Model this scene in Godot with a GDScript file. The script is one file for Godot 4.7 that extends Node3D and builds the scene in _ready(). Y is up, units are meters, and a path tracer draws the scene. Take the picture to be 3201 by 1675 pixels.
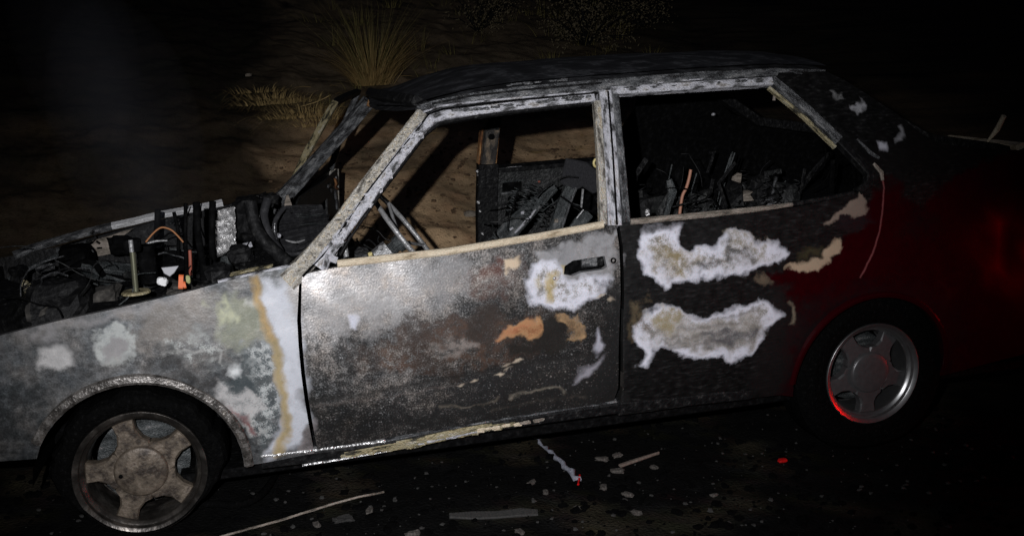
extends Node3D
# A burnt-out hatchback beside an earth bank at night, lit by a hand torch. Metres, y up; x runs towards the car's tail, +z towards the viewer.

var origin := {}
var used := {}
var M := {}
const SX0 := -0.75
const SX1 := 3.15
const SY0 := 0.12
const SY1 := 1.38


class Geo:
	var v := PackedVector3Array()
	var n := PackedVector3Array()
	var uv := PackedVector2Array()

	func tri(a: Vector3, b: Vector3, c: Vector3, na: Vector3, nb: Vector3, nc: Vector3, ua := Vector2.ZERO, ub := Vector2.ZERO, uc := Vector2.ZERO) -> void:
		var g := (b - a).cross(c - a)
		if g.length_squared() < 1e-16:
			return
		if g.dot(na + nb + nc) < 0.0:
			v.append_array([a, b, c])
			n.append_array([na, nb, nc])
			uv.append_array([ua, ub, uc])
		else:
			v.append_array([a, c, b])
			n.append_array([na, nc, nb])
			uv.append_array([ua, uc, ub])

	func flat(a: Vector3, b: Vector3, c: Vector3, out: Vector3, ua = null, ub = null, uc = null) -> void:
		var g := (b - a).cross(c - a).normalized()
		if g.dot(out) < 0.0:
			g = -g
		if ua == null:
			var e1 := Vector3.RIGHT if absf(g.x) < 0.7 else Vector3.UP
			e1 = (e1 - g * e1.dot(g)).normalized()
			var e2 := g.cross(e1)
			ua = Vector2(a.dot(e1), a.dot(e2))
			ub = Vector2(b.dot(e1), b.dot(e2))
			uc = Vector2(c.dot(e1), c.dot(e2))
		tri(a, b, c, g, g, g, ua, ub, uc)

	func quad(a: Vector3, b: Vector3, c: Vector3, d: Vector3, out: Vector3, r = null) -> void:
		if r == null:
			flat(a, b, c, out)
			flat(a, c, d, out)
		else:   # r: u at a/b, u at c/d, v at a/d, v at b/c
			flat(a, b, c, out, Vector2(r[0], r[2]), Vector2(r[0], r[3]), Vector2(r[1], r[3]))
			flat(a, c, d, out, Vector2(r[0], r[2]), Vector2(r[1], r[3]), Vector2(r[1], r[2]))

	func squad(a: Vector3, b: Vector3, c: Vector3, d: Vector3, na: Vector3, nb: Vector3, nc: Vector3, nd: Vector3, r := [0, 0, 0, 0]) -> void:
		tri(a, b, c, na, nb, nc, Vector2(r[0], r[2]), Vector2(r[0], r[3]), Vector2(r[1], r[3]))
		tri(a, c, d, na, nc, nd, Vector2(r[0], r[2]), Vector2(r[1], r[3]), Vector2(r[1], r[2]))

	func move(t: Transform3D) -> Geo:
		for i in v.size():
			v[i] = t * v[i]
			n[i] = (t.basis * n[i]).normalized()
		return self

	# a round tube along a path; r is a radius or one radius per point
	func tube(p: Array, r, seg := 8, cap := true) -> Geo:
		var rings := []
		var side := Vector3.ZERO
		for i in p.size():
			var t: Vector3 = (p[mini(i + 1, p.size() - 1)] - p[maxi(i - 1, 0)]).normalized()
			if side == Vector3.ZERO:
				side = t.cross(Vector3.UP if absf(t.y) < 0.9 else Vector3.RIGHT).normalized()
			side = (side - t * side.dot(t)).normalized()
			var up := t.cross(side)
			var rr: float = r[i] if r is Array else r
			var ring := []
			for k in seg:
				var a := TAU * k / seg
				var d := side * cos(a) + up * sin(a)
				ring.append([p[i] + d * rr, d])
			rings.append(ring)
		var run := p[0].x * 3.0 + p[0].y as float
		for i in p.size() - 1:
			var far: float = run + (p[i + 1] - p[i]).length()
			var rq: float = r[i] if r is Array else r
			for k in seg:
				var a: Array = rings[i][k]
				var b: Array = rings[i][(k + 1) % seg]
				var c: Array = rings[i + 1][(k + 1) % seg]
				var d: Array = rings[i + 1][k]
				squad(a[0], b[0], c[0], d[0], a[1], b[1], c[1], d[1], [run, far, TAU * k / seg * rq, TAU * (k + 1) / seg * rq])
			run = far
		if cap:
			for e in [0, p.size() - 1]:
				var out: Vector3 = (p[e] - p[1 if e == 0 else e - 1]).normalized()
				for k in seg:
					flat(p[e], rings[e][k][0], rings[e][(k + 1) % seg][0], out)
		return self

	# a bevelled rectangular bar along a path; ups gives the outward direction at each point, outer face at the path
	func bar(p: Array, ups: Array, w, d: float, bevel := 0.003) -> Geo:
		var rings := []
		for i in p.size():
			var t: Vector3 = Vector3.ZERO
			if i > 0:
				t += (p[i] - p[i - 1]).normalized()
			if i < p.size() - 1:
				t += (p[i + 1] - p[i]).normalized()
			t = t.normalized()
			var u: Vector3 = ups[mini(i, ups.size() - 1)]
			u = (u - t * u.dot(t)).normalized()
			var s := t.cross(u).normalized()
			var ww: float = (w[i] if w is Array else w) * 0.5
			if i > 0 and i < p.size() - 1:
				ww /= maxf(0.5, t.dot((p[i + 1] - p[i]).normalized()))
			var ring := []
			for q in [[-ww + bevel, 0.0], [ww - bevel, 0.0], [ww, -bevel], [ww, -d + bevel], [ww - bevel, -d], [-ww + bevel, -d], [-ww, -d + bevel], [-ww, -bevel]]:
				ring.append(p[i] + s * q[0] + u * q[1])
			rings.append(ring)
		var run := p[0].x * 3.0 + p[0].z as float
		for i in p.size() - 1:
			var far: float = run + (p[i + 1] - p[i]).length()
			var across := 0.0
			var mid: Vector3 = (rings[i][0] + rings[i][4] + rings[i + 1][0] + rings[i + 1][4]) / 4.0
			for k in 8:
				var a: Vector3 = rings[i][k]
				var b: Vector3 = rings[i][(k + 1) % 8]
				var c: Vector3 = rings[i + 1][(k + 1) % 8]
				var e: Vector3 = rings[i + 1][k]
				var out := (b - a).cross(e - a).normalized()
				if out.dot((a + b + c + e) / 4.0 - mid) < 0.0:
					out = -out
				var step := (b - a).length()
				quad(a, b, c, e, out, [run, far, across, across + step])
				across += step
			run = far
		for e in [0, p.size() - 1]:
			var out: Vector3 = p[e] - p[1 if e == 0 else e - 1]
			for k in range(1, 7):
				flat(rings[e][0], rings[e][k], rings[e][k + 1], out)
		return self

	func box(c: Vector3, s: Vector3, b := Basis(), bevel := 0.004) -> Geo:
		return bar([c - b.x * s.x * 0.5 + b.y * s.y * 0.5, c + b.x * s.x * 0.5 + b.y * s.y * 0.5], [b.y], s.z, s.y, bevel)

	# profile of (radius, z) turned about the z axis through c
	func lathe(prof: Array, c: Vector3, seg := 48, from := 0.0, to := TAU) -> Geo:
		var ns := []
		for i in prof.size():
			var a: Vector2 = prof[maxi(i - 1, 0)]
			var b: Vector2 = prof[mini(i + 1, prof.size() - 1)]
			var t := (b - a).normalized()
			ns.append(Vector2(-t.y, t.x))
		for k in seg:
			var a0 := from + (to - from) * k / seg
			var a1 := from + (to - from) * (k + 1) / seg
			var d0 := Vector3(cos(a0), sin(a0), 0)
			var d1 := Vector3(cos(a1), sin(a1), 0)
			for i in prof.size() - 1:
				var q: Vector2 = prof[i]
				var r: Vector2 = prof[i + 1]
				var nq: Vector2 = ns[i]
				var nr: Vector2 = ns[i + 1]
				squad(c + d0 * q.x + Vector3(0, 0, q.y), c + d1 * q.x + Vector3(0, 0, q.y), c + d1 * r.x + Vector3(0, 0, r.y), c + d0 * r.x + Vector3(0, 0, r.y),
					d0 * nq.x + Vector3(0, 0, nq.y), d1 * nq.x + Vector3(0, 0, nq.y), d1 * nr.x + Vector3(0, 0, nr.y), d0 * nr.x + Vector3(0, 0, nr.y))
				for z in range(v.size() - 6, v.size()):
					uv[z] = Vector2((v[z] - c).x + z * 0.0, (v[z] - c).y)
		return self

	# a flat outline in x,y given depth from z0 (front, bevelled) to z1
	func prism(poly: PackedVector2Array, z0: float, z1: float, bevel := 0.004) -> Geo:
		var c := Vector2.ZERO
		for p in poly:
			c += p / poly.size()
		var top := PackedVector2Array()
		for p in poly:
			top.append(p - (p - c).normalized() * bevel)
		var ids := Geometry2D.triangulate_polygon(top)
		for i in range(0, ids.size(), 3):
			for z in [z0, z1]:
				flat(Vector3(top[ids[i]].x, top[ids[i]].y, z), Vector3(top[ids[i + 1]].x, top[ids[i + 1]].y, z), Vector3(top[ids[i + 2]].x, top[ids[i + 2]].y, z), Vector3(0, 0, signf(z0 - z1) * (1 if z == z0 else -1)))
		var s := signf(z0 - z1)
		for i in poly.size():
			var j := (i + 1) % poly.size()
			var a := poly[i]
			var b := poly[j]
			var o2 := (b - a).orthogonal().normalized()
			if o2.dot((a + b) / 2 - c) < 0:
				o2 = -o2
			var out := Vector3(o2.x, o2.y, 0)
			quad(Vector3(a.x, a.y, z0 - s * bevel), Vector3(b.x, b.y, z0 - s * bevel), Vector3(b.x, b.y, z1), Vector3(a.x, a.y, z1), out)
			quad(Vector3(a.x, a.y, z0 - s * bevel), Vector3(b.x, b.y, z0 - s * bevel), Vector3(top[j].x, top[j].y, z0), Vector3(top[i].x, top[i].y, z0), out + Vector3(0, 0, s))
		return self

	# a lumpy closed body
	func lump(c: Vector3, s: Vector3, noise: FastNoiseLite, rough := 0.3, rings := 10, seg := 14, b := Basis()) -> Geo:
		var pts := []
		for i in rings + 1:
			var row := []
			for k in seg + 1:
				var th := PI * i / rings
				var ph := TAU * (k % seg) / seg
				var d := Vector3(sin(th) * cos(ph), cos(th), sin(th) * sin(ph))
				var q := d.sign() * Vector3(pow(absf(d.x), 0.6), pow(absf(d.y), 0.6), pow(absf(d.z), 0.6))
				row.append(c + b * (q * s * (1.0 + rough * noise.get_noise_3dv((d + c * 3.0) * 90.0))))
			pts.append(row)
		for i in rings:
			for k in seg:
				var mid: Vector3 = (pts[i][k] + pts[i + 1][k + 1]) / 2 - c
				flat(pts[i][k], pts[i][k + 1], pts[i + 1][k + 1], mid)
				flat(pts[i][k], pts[i + 1][k + 1], pts[i + 1][k], mid)
		return self


func numbered(called: String, parent: Node) -> String:
	var key := str(parent.get_instance_id()) + called
	var k: int = used.get(key, 0)
	used[key] = k + 1
	return called if k == 0 else "%s_%03d" % [called, k]


func thing(called: String, at: Vector3, label: String, category: String, group := "", parent: Node = self) -> Node3D:
	var o := Node3D.new()
	o.name = numbered(called, parent)
	parent.add_child(o, true)
	o.position = at - origin.get(parent, Vector3.ZERO)
	origin[o] = at
	tag(o, label, category, group)
	return o


func tag(o: Node, label: String, category := "", group := "") -> void:
	if label:
		o.set_meta("label", label)
	if category:
		o.set_meta("category", category)
	if group:
		o.set_meta("group", group)


func commit(g: Geo, called: String, m: Material, parent: Node, label := "", at = null) -> MeshInstance3D:
	var lo := Vector3.INF
	var hi := -Vector3.INF
	for p in g.v:
		lo = lo.min(p)
		hi = hi.max(p)
	var c: Vector3 = at if at != null else (lo + hi) / 2
	for i in g.v.size():
		g.v[i] -= c
	var arr := []
	arr.resize(Mesh.ARRAY_MAX)
	arr[Mesh.ARRAY_VERTEX] = g.v
	arr[Mesh.ARRAY_NORMAL] = g.n
	arr[Mesh.ARRAY_TEX_UV] = g.uv
	var mesh := ArrayMesh.new()
	mesh.add_surface_from_arrays(Mesh.PRIMITIVE_TRIANGLES, arr)
	var o := MeshInstance3D.new()
	o.mesh = mesh
	o.material_override = m
	o.name = numbered(called, parent)
	parent.add_child(o, true)
	o.position = c - origin.get(parent, Vector3.ZERO)
	origin[o] = c
	tag(o, label)
	return o


func alone(g: Geo, called: String, m: Material, label: String, category: String, group := "") -> MeshInstance3D:
	var o := commit(g, called, m, self, label)
	tag(o, label, category, group)
	return o


# ---------------------------------------------------------------- surfaces

func noise(freq: float, octaves := 4, s := 1, kind := FastNoiseLite.TYPE_SIMPLEX_SMOOTH) -> FastNoiseLite:
	var f := FastNoiseLite.new()
	f.noise_type = kind
	f.seed = s
	f.frequency = freq
	f.fractal_octaves = octaves
	f.fractal_type = FastNoiseLite.FRACTAL_FBM
	return f


func mottle(s: int, freq: float, stops: Array, octaves := 5, gain := 0.5) -> NoiseTexture2D:
	var t := NoiseTexture2D.new()
	t.width = 512
	t.height = 512
	t.seamless = true
	t.noise = noise(freq, octaves, s)
	t.noise.fractal_gain = gain
	var g := Gradient.new()
	var at := PackedFloat32Array()
	var cols := PackedColorArray()
	for q in stops:
		at.append(q[0])
		cols.append(Color(q[1], q[2], q[3]).linear_to_srgb())
	g.offsets = at
	g.colors = cols
	t.color_ramp = g
	return t


func grain(s: int, freq: float, octaves := 4) -> NoiseTexture2D:
	var t := NoiseTexture2D.new()
	t.width = 512
	t.height = 512
	t.seamless = true
	t.noise = noise(freq, octaves, s)
	return t


func stuff_mat(called: String, tex: Texture2D, rough: float, metal: float, scale: float, relief: Texture2D = null, cm := 0.0, world := false) -> StandardMaterial3D:
	var m := StandardMaterial3D.new()
	m.resource_name = called
	m.albedo_texture = tex
	m.roughness = rough
	m.metallic = metal
	m.uv1_triplanar = true
	m.uv1_world_triplanar = world
	m.uv1_scale = Vector3.ONE * scale
	if relief:
		m.heightmap_enabled = true
		m.heightmap_texture = relief
		m.heightmap_scale = cm
	M[called] = m
	return m


func long_mat(called: String, s: int, stops: Array, rough: float, metal: float) -> void:
	var m := stuff_mat(called, mottle(s, 0.0085, stops, 7, 0.62), rough, metal, 1.0, grain(s + 100, 0.08, 5), 0.3)
	m.uv1_triplanar = false
	m.uv1_scale = Vector3(2.3, 6.5, 1)


func plain(called: String, c: Color, rough: float, metal := 0.0) -> StandardMaterial3D:
	var m := StandardMaterial3D.new()
	m.resource_name = called
	m.albedo_color = c.linear_to_srgb()
	m.roughness = rough
	m.metallic = metal
	M[called] = m
	return m


func make_materials() -> void:
	var fine := grain(3, 0.06)
	var coarse := grain(4, 0.018, 5)
	stuff_mat("char", mottle(11, 0.035, [[0.0, .002, .002, .002], [0.5, .006, .006, .0065], [0.72, .013, .013, .013], [0.86, .04, .04, .039], [1.0, .11, .105, .1]], 6), 0.62, 0.0, 2.0, fine, 0.3)
	stuff_mat("soot", mottle(12, 0.03, [[0.0, .0015, .0015, .0015], [0.6, .004, .004, .0042], [1.0, .014, .014, .014]]), 0.8, 0.0, 2.0, fine, 0.3)
	stuff_mat("melt", mottle(13, 0.02, [[0.0, .012, .012, .013], [0.6, .03, .03, .032], [1.0, .1, .1, .1]]), 0.26, 0.0, 3.0, coarse, 0.25)
	M.char.metallic_specular = 0.3
	M.soot.metallic_specular = 0.12
	# ash and scale on thin steel: streaks that run along each bar
	long_mat("ash_metal", 14, [[0.0, .02, .018, .016], [0.22, .10, .09, .078], [0.34, .26, .24, .2], [0.46, .36, .34, .3], [0.56, .5, .48, .44], [0.66, .4, .33, .22], [0.76, .54, .52, .47], [0.9, .3, .27, .22], [1.0, .1, .08, .06]], 0.48, 0.2)
	long_mat("ash_white", 15, [[0.0, .015, .015, .015], [0.20, .06, .06, .06], [0.30, .2, .2, .21], [0.40, .38, .38, .4], [0.55, .5, .5, .54], [0.7, .58, .58, .61], [0.85, .3, .28, .26], [1.0, .1, .09, .085]], 0.55, 0.12)
	long_mat("ash_grey", 16, [[0.0, .008, .008, .008], [0.32, .025, .025, .026], [0.46, .06, .062, .065], [0.6, .12, .124, .128], [0.75, .22, .22, .22], [1.0, .06, .055, .05]], 0.48, 0.25)
	long_mat("ash_yellow", 17, [[0.0, .010, .009, .006], [0.28, .05, .044, .028], [0.40, .2, .17, .09], [0.55, .4, .34, .2], [0.68, .26, .23, .14], [0.82, .54, .5, .4], [1.0, .16, .14, .11]], 0.55, 0.05)
	long_mat("cream", 18, [[0.0, .24, .18, .11], [0.25, .52, .43, .3], [0.5, .66, .56, .41], [0.8, .72, .63, .48], [1.0, .4, .32, .22]], 0.7, 0.0)
	long_mat("cream_dim", 19, [[0.0, .03, .025, .02], [0.3, .14, .12, .095], [0.55, .28, .24, .2], [0.8, .38, .33, .28], [1.0, .1, .085, .07]], 0.75, 0.0)
	long_mat("orange_rust", 20, [[0.0, .04, .015, .008], [0.4, .26, .11, .04], [0.65, .5, .26, .1], [1.0, .46, .36, .24]], 0.7, 0.1)
	stuff_mat("roof_char", mottle(40, 0.012, [[0.0, .004, .004, .005], [0.45, .014, .014, .016], [0.6, .035, .036, .04], [0.72, .09, .092, .1], [0.82, .03, .03, .032], [1.0, .2, .2, .2]], 7, 0.6), 0.55, 0.1, 1.1, fine, 0.3)
	long_mat("far_pillar", 45, [[0.0, .02, .018, .016], [0.4, .05, .046, .042], [0.6, .13, .105, .08], [0.8, .26, .2, .14], [1.0, .1, .09, .08]], 0.6, 0.1)
	long_mat("bright_ash", 39, [[0.0, .2, .2, .2], [0.3, .6, .6, .6], [0.7, .75, .75, .76], [1.0, .4, .4, .4]], 0.6, 0.1)
	stuff_mat("brown_alloy", mottle(21, 0.012, [[0.0, .016, .012, .009], [0.3, .05, .038, .029], [0.45, .10, .08, .06], [0.65, .15, .12, .09], [0.8, .21, .172, .135], [1.0, .06, .045, .035]], 7, 0.7), 0.5, 0.25, 2.6, fine, 0.1)
	stuff_mat("dark_lip", mottle(22, 0.010, [[0.0, .012, .011, .010], [0.35, .04, .036, .032], [0.5, .09, .082, .074], [0.64, .27, .255, .24], [0.75, .12, .11, .10], [1.0, .3, .27, .23]], 7, 0.68), 0.4, 0.4, 3.2, fine, 0.2)
	stuff_mat("rim_burnt", mottle(43, 0.010, [[0.0, .012, .011, .010], [0.4, .03, .027, .024], [0.6, .06, .054, .048], [0.78, .15, .135, .12], [1.0, .07, .055, .04]], 7, 0.62), 0.34, 0.6, 2.0, fine, 0.1)
	stuff_mat("alloy", mottle(23, 0.02, [[0.0, .4, .4, .4], [1.0, .55, .55, .55]]), 0.33, 0.95, 4.0)
	stuff_mat("alloy_dull", mottle(24, 0.02, [[0.0, .09, .088, .09], [1.0, .13, .128, .13]]), 0.36, 0.5, 4.0)
	stuff_mat("tyre", mottle(25, 0.03, [[0.0, .002, .002, .002], [0.7, .004, .004, .004], [1.0, .016, .016, .016]]), 0.85, 0.0, 4.0, fine, 0.4)
	M.tyre.metallic_specular = 0.06
	stuff_mat("foil", mottle(26, 0.02, [[0.0, .4, .39, .38], [0.5, .7, .7, .7], [1.0, .85, .83, .8]]), 0.34, 0.75, 5.0, coarse, 1.0)
	stuff_mat("grey_cloth", mottle(27, 0.03, [[0.0, .012, .012, .014], [1.0, .03, .03, .033]]), 0.9, 0.0, 5.0, fine, 0.3)
	long_mat("seat_steel", 28, [[0.0, .010, .012, .012], [0.45, .035, .04, .041], [0.65, .065, .072, .072], [0.85, .14, .14, .14], [1.0, .2, .19, .18]], 0.5, 0.2)
	stuff_mat("scorched", mottle(30, 0.035, [[0.0, .004, .004, .004], [0.45, .012, .013, .013], [0.7, .03, .031, .03], [0.85, .07, .07, .065], [1.0, .02, .016, .012]], 6), 0.6, 0.1, 2.4, fine, 0.3)
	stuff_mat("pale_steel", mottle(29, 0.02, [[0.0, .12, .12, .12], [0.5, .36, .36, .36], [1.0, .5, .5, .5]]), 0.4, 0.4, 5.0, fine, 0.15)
	plain("wire_orange", Color(.38, .16, .06), 0.6)
	plain("plug_orange", Color(.7, .16, .05), 0.5)
	plain("plug_green", Color(.35, .36, .16), 0.6)
	plain("hose_red", Color(.3, .08, .05), 0.6)
	plain("white_plastic", Color(.8, .8, .8), 0.5)
	plain("grey_plastic", Color(.42, .42, .44), 0.6)
	plain("copper", Color(.42, .2, .13), 0.6, 0.1)
	plain("yellow_metal", Color(.6, .5, .22), 0.5, 0.2)
	plain("red_plastic", Color(.5, .01, .01), 0.2)
	plain("rod", Color(.26, .26, .18), 0.3, 0.7)
	make_side()


# the paint of the car's flank: one picture in car metres, bare steel, ash, char, some painted highlights and the red that is left
var W := 1700
var H := 550
var R := PackedFloat32Array()
var G := PackedFloat32Array()
var B := PackedFloat32Array()
var RO := PackedFloat32Array()
var ME := PackedFloat32Array()
var HE := PackedFloat32Array()
var na: PackedByteArray
var nb: PackedByteArray
var nc: PackedByteArray
var nd: PackedByteArray
var nf: PackedByteArray


func noise_bytes(f: FastNoiseLite) -> PackedByteArray:
	var im := f.get_image(W, H, false, false, true)
	im.convert(Image.FORMAT_L8)
	return im.get_data()


# colour c inside an outline whose edge wanders; holes lets the noise eat it away; soft is the edge's width in metres
func patch(poly: Array, c: Color, soft := 0.012, wander := 0.03, holes := 0.0, strength := 1.0, rough := 0.85, metal := 0.0, rise := 0.0) -> void:
	var px := (SX1 - SX0) / W
	var n := poly.size() / 2
	var xs := PackedFloat32Array()
	var ys := PackedFloat32Array()
	var lo := Vector2.INF
	var hi := -Vector2.INF
	for i in n:
		xs.append(poly[2 * i])
		ys.append(poly[2 * i + 1])
		lo = lo.min(Vector2(poly[2 * i], poly[2 * i + 1]))
		hi = hi.max(Vector2(poly[2 * i], poly[2 * i + 1]))
	var grow := soft + wander
	var i0 := clampi(int((lo.x - grow - SX0) / px), 0, W - 1)
	var i1 := clampi(int((hi.x + grow - SX0) / px), 0, W - 1)
	var j0 := clampi(int((SY1 - hi.y - grow) / px), 0, H - 1)
	var j1 := clampi(int((SY1 - lo.y + grow) / px), 0, H - 1)
	for j in range(j0, j1 + 1):
		for i in range(i0, i1 + 1):
			var k := j * W + i
			var x := SX0 + i * px + (nb[k] - 128) * wander / 105.0 + (nd[k] - 128) * wander / 1400.0
			var y := SY1 - j * px + (nc[k] - 128) * wander / 600.0 + (nf[k] - 128) * wander / 120.0 + (nd[k] - 128) * wander / 900.0
			var best := 1e9
			var inside := false
			var q := n - 1
			for p in n:
				var ex := xs[q] - xs[p]
				var ey := ys[q] - ys[p]
				var wx := x - xs[p]
				var wy := y - ys[p]
				var t := clampf((wx * ex + wy * ey) / (ex * ex + ey * ey + 1e-12), 0.0, 1.0)
				var dx := wx - ex * t
				var dy := wy - ey * t
				best = minf(best, dx * dx + dy * dy)
				if (ys[p] > y) != (ys[q] > y) and x < ex * (y - ys[p]) / ey + xs[p]:
					inside = not inside
				q = p
			var d := sqrt(best) * (-1.0 if inside else 1.0)
			var a := clampf(0.5 - d / soft, 0.0, 1.0)
			if a <= 0.0:
				continue
			if holes > 0.0:
				a *= clampf(1.0 - holes * ((nd[k] * 0.35 + nc[k] * 0.45 + nb[k] * 0.2) / 255.0 - 0.38) * 5.0, 0.0, 1.0)
			a *= strength
			var v := 0.55 + (0.32 * nd[k] + 0.3 * nc[k] + 0.28 * nb[k]) / 255.0
			R[k] = lerpf(R[k], c.r * v, a)
			G[k] = lerpf(G[k], c.g * v, a)
			B[k] = lerpf(B[k], c.b * v, a)
			RO[k] = lerpf(RO[k], rough, a)
			ME[k] = lerpf(ME[k], metal, a)
			HE[k] += rise * a
			if rough < 0.25:
				HE[k] = lerpf(HE[k], 0.9, a)


# the duller middle of a white burn mark, inside its pale rim
func inner_ash(poly: Array, c: Color, rim: float, eaten: float) -> void:
	for q in Geometry2D.offset_polygon(xy(poly), -rim):
		var flat := []
		for p in q:
			flat.append_array([p.x, p.y])
		patch(flat, c, 0.03, 0.03, eaten, 0.9)
		patch(flat, Color(.16, .15, .14), 0.03, 0.03, eaten + 1.1, 0.7)


func stripe(path: Array, width: float, c: Color, soft := 0.006, wander := 0.008, strength := 1.0, rough := 0.8, rise := 0.0) -> void:
	var left := []
	var right := []
	var n := path.size() / 2
	for i in n:
		var p := Vector2(path[2 * i], path[2 * i + 1])
		var a := maxi(i - 1, 0)
		var b := mini(i + 1, n - 1)
		var o := (Vector2(path[2 * b], path[2 * b + 1]) - Vector2(path[2 * a], path[2 * a + 1])).normalized().orthogonal() * width / 2
		left.append_array([p.x + o.x, p.y + o.y])
		right.push_front(p.y - o.y)
		right.push_front(p.x - o.x)
	patch(left + right, c, soft, wander, 0.0, strength, rough, 0.0, rise)


func make_side() -> void:
	var N := W * H
	for a in [R, G, B, RO, ME, HE]:
		a.resize(N)
	na = noise_bytes(noise(0.006, 4, 31))
	nb = noise_bytes(noise(0.022, 4, 32))
	nc = noise_bytes(noise(0.07, 3, 33))
	nf = noise_bytes(noise(0.03, 4, 38))
	nd = noise_bytes(noise(0.42, 2, 34))
	var sn := noise(0.05, 4, 35)
	sn.domain_warp_enabled = true
	sn.domain_warp_amplitude = 18.0
	sn.domain_warp_frequency = 0.012
	var streaks := sn.get_image(W, H * 4, false, false, true)
	streaks.resize(W, H, Image.INTERPOLATE_BILINEAR)
	streaks.convert(Image.FORMAT_L8)
	var ne := streaks.get_data()
	var ng := noise_bytes(noise(0.75, 1, 36, FastNoiseLite.TYPE_VALUE))
	var nh := noise_bytes(noise(0.11, 3, 37, FastNoiseLite.TYPE_CELLULAR))
	var px := (SX1 - SX0) / W
	# where the steel is bare and pale (+), the first partly a painted highlight, or sooted (-): x, y, half width, half height, amount
	var spots := [[.72, .74, .28, .10, .42], [.62, .58, .2, .1, .12], [.85, .50, .25, .12, .02], [1.28, .42, .28, .10, -.45], [1.15, .34, .4, .07, -.35], [.62, .33, .2, .08, -.25], [1.05, .60, .14, .08, -.2], [.8, .61, .1, .04, -.15],
		[1.12, .72, .12, .1, .12], [.6, .8, .1, .05, .2], [-.3, .45, .2, .15, -.2], [.1, .72, .2, .08, .1], [0.0, .62, .15, .06, .05], [1.4, .55, .06, .2, -.25]]
	for j in H:
		var y := SY1 - j * px
		for i in W:
			var k := j * W + i
			var x := SX0 + i * px
			var a := na[k] / 255.0
			var b := nb[k] / 255.0
			var c := nc[k] / 255.0
			var d := nd[k] / 255.0
			if x < 1.452:
				var f := ne[k] / 255.0
				var t := 0.42 + (a - 0.5) * 0.45 + (b - 0.5) * 0.5 + (c - 0.5) * 0.45 + (d - 0.5) * 1.15 + (f - 0.5) * 0.3
				for s in spots:
					var ux: float = (x - s[0]) / s[2]
					var uy: float = (y - s[1]) / s[3]
					var e := ux * ux + uy * uy
					if e < 4.0:
						t += s[4] * (1.0 - e / 4.0) * (1.0 - e / 4.0)
				if x < 0.478:
					t = t * 0.6 + 0.31 - (d - 0.5) * 0.4
				t = clampf(t, 0.0, 1.2)
				var warm := (b - 0.5) * 0.2 + 0.015
				if x < 0.478:
					warm -= 0.06
				var h := nh[k] / 255.0
				t += (h - 0.45) * 0.3
				var l := 0.012 + 0.27 * t * t
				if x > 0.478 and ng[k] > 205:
					l += 0.3 * (ng[k] - 205) / 50.0 * (0.3 + a)  # pale specks paint tiny glints on the door's steel
				elif x > 0.478 and ng[k] < 45:
					l *= 0.6
				R[k] = l * (1.03 + warm)
				G[k] = l
				B[k] = l * (0.97 - warm * 0.8)
				RO[k] = 0.5 + 0.25 * (d - 0.5) - 0.1 * t
				ME[k] = 0.35 * t
				HE[k] = c * 0.25 + d * 0.9 + f * 0.3 + h * 0.5
			else:
				var f := ne[k] / 255.0
				var l := 0.0015 + 0.005 * b * f + 0.008 * f * f * d
				if f > 0.62:
					l += (f - 0.62) * 0.10 * b
				R[k] = l * 1.02
				G[k] = l
				B[k] = l * 1.0
				RO[k] = 0.55 + 0.3 * (c - 0.5)
				ME[k] = 0.0
				HE[k] = f * 1.6 + d * 0.4 + b * 0.4
	var white := Color(.66, .67, .745)
	var cream := Color(.58, .44, .28)
	# the wing
	patch([0.255, 0.764, 0.384, 0.760, 0.390, 0.623, 0.299, 0.617, 0.256, 0.680], Color(.26, .27, .2), 0.03, 0.03, 0.15, 0.75, 0.6, 0.2)
	patch([0.032, 0.757, 0.247, 0.785, 0.247, 0.692, 0.115, 0.639, 0.022, 0.666], Color(.24, .215, .19), 0.05, 0.04, 0.2, 0.6, 0.5, 0.3)
	patch([0.255, 0.76, 0.285, 0.75, 0.31, 0.70, 0.29, 0.68, 0.265, 0.71], Color(.55, .56, .4), 0.02, 0.03, 0.5, 0.9)
	patch([0.304, 0.617, 0.389, 0.612, 0.406, 0.523, 0.408, 0.427, 0.367, 0.314, 0.337, 0.276, 0.326, 0.375, 0.269, 0.464, 0.225, 0.525, 0.302, 0.542], Color(.06, .075, .08), 0.02, 0.03, 0.25, 0.9, 0.5, 0.2)
	patch([-0.213, 0.670, -0.164, 0.686, -0.126, 0.656, -0.130, 0.621, -0.165, 0.609, -0.215, 0.619], Color(.46, .45, .44), 0.02, 0.014, 0.0, 0.9)
	patch([-0.080, 0.700, -0.031, 0.708, 0.030, 0.690, 0.042, 0.654, 0.015, 0.598, -0.047, 0.600, -0.076, 0.650], Color(.5, .52, .5), 0.012, 0.03, 0.5, 0.9, 0.85, 0.0, 0.5)
	patch([-0.033, 0.682, 0.013, 0.677, 0.014, 0.641, -0.031, 0.625, -0.046, 0.658], Color(.26, .25, .25), 0.01, 0.02, 0.0, 0.9)
	patch([0.275, 0.572, 0.300, 0.574, 0.309, 0.555, 0.300, 0.536, 0.276, 0.536, 0.268, 0.553], Color(.66, .68, .68), 0.022, 0.02, 0.15)
	patch([0.35, 0.752, 0.40, 0.758, 0.43, 0.745, 0.40, 0.732, 0.355, 0.738], Color(.6, .6, .6), 0.02, 0.02, 0.3, 0.6, 0.22, 0.5)  # pale glossy patch that paints in the highlight on the wing
	patch([.10, .66, .16, .67, .27, .655, .30, .60, .22, .585, .15, .60], Color(.5, .52, .5), 0.03, 0.03, 1.25, 0.9, 0.85, 0.0, 0.4)
	patch([.315, .62, .40, .61, .41, .50, .40, .42, .37, .33, .335, .34, .33, .42, .35, .50], Color(.52, .54, .53), 0.03, 0.03, 1.1, 0.9, 0.85, 0.0, 0.4)
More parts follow.
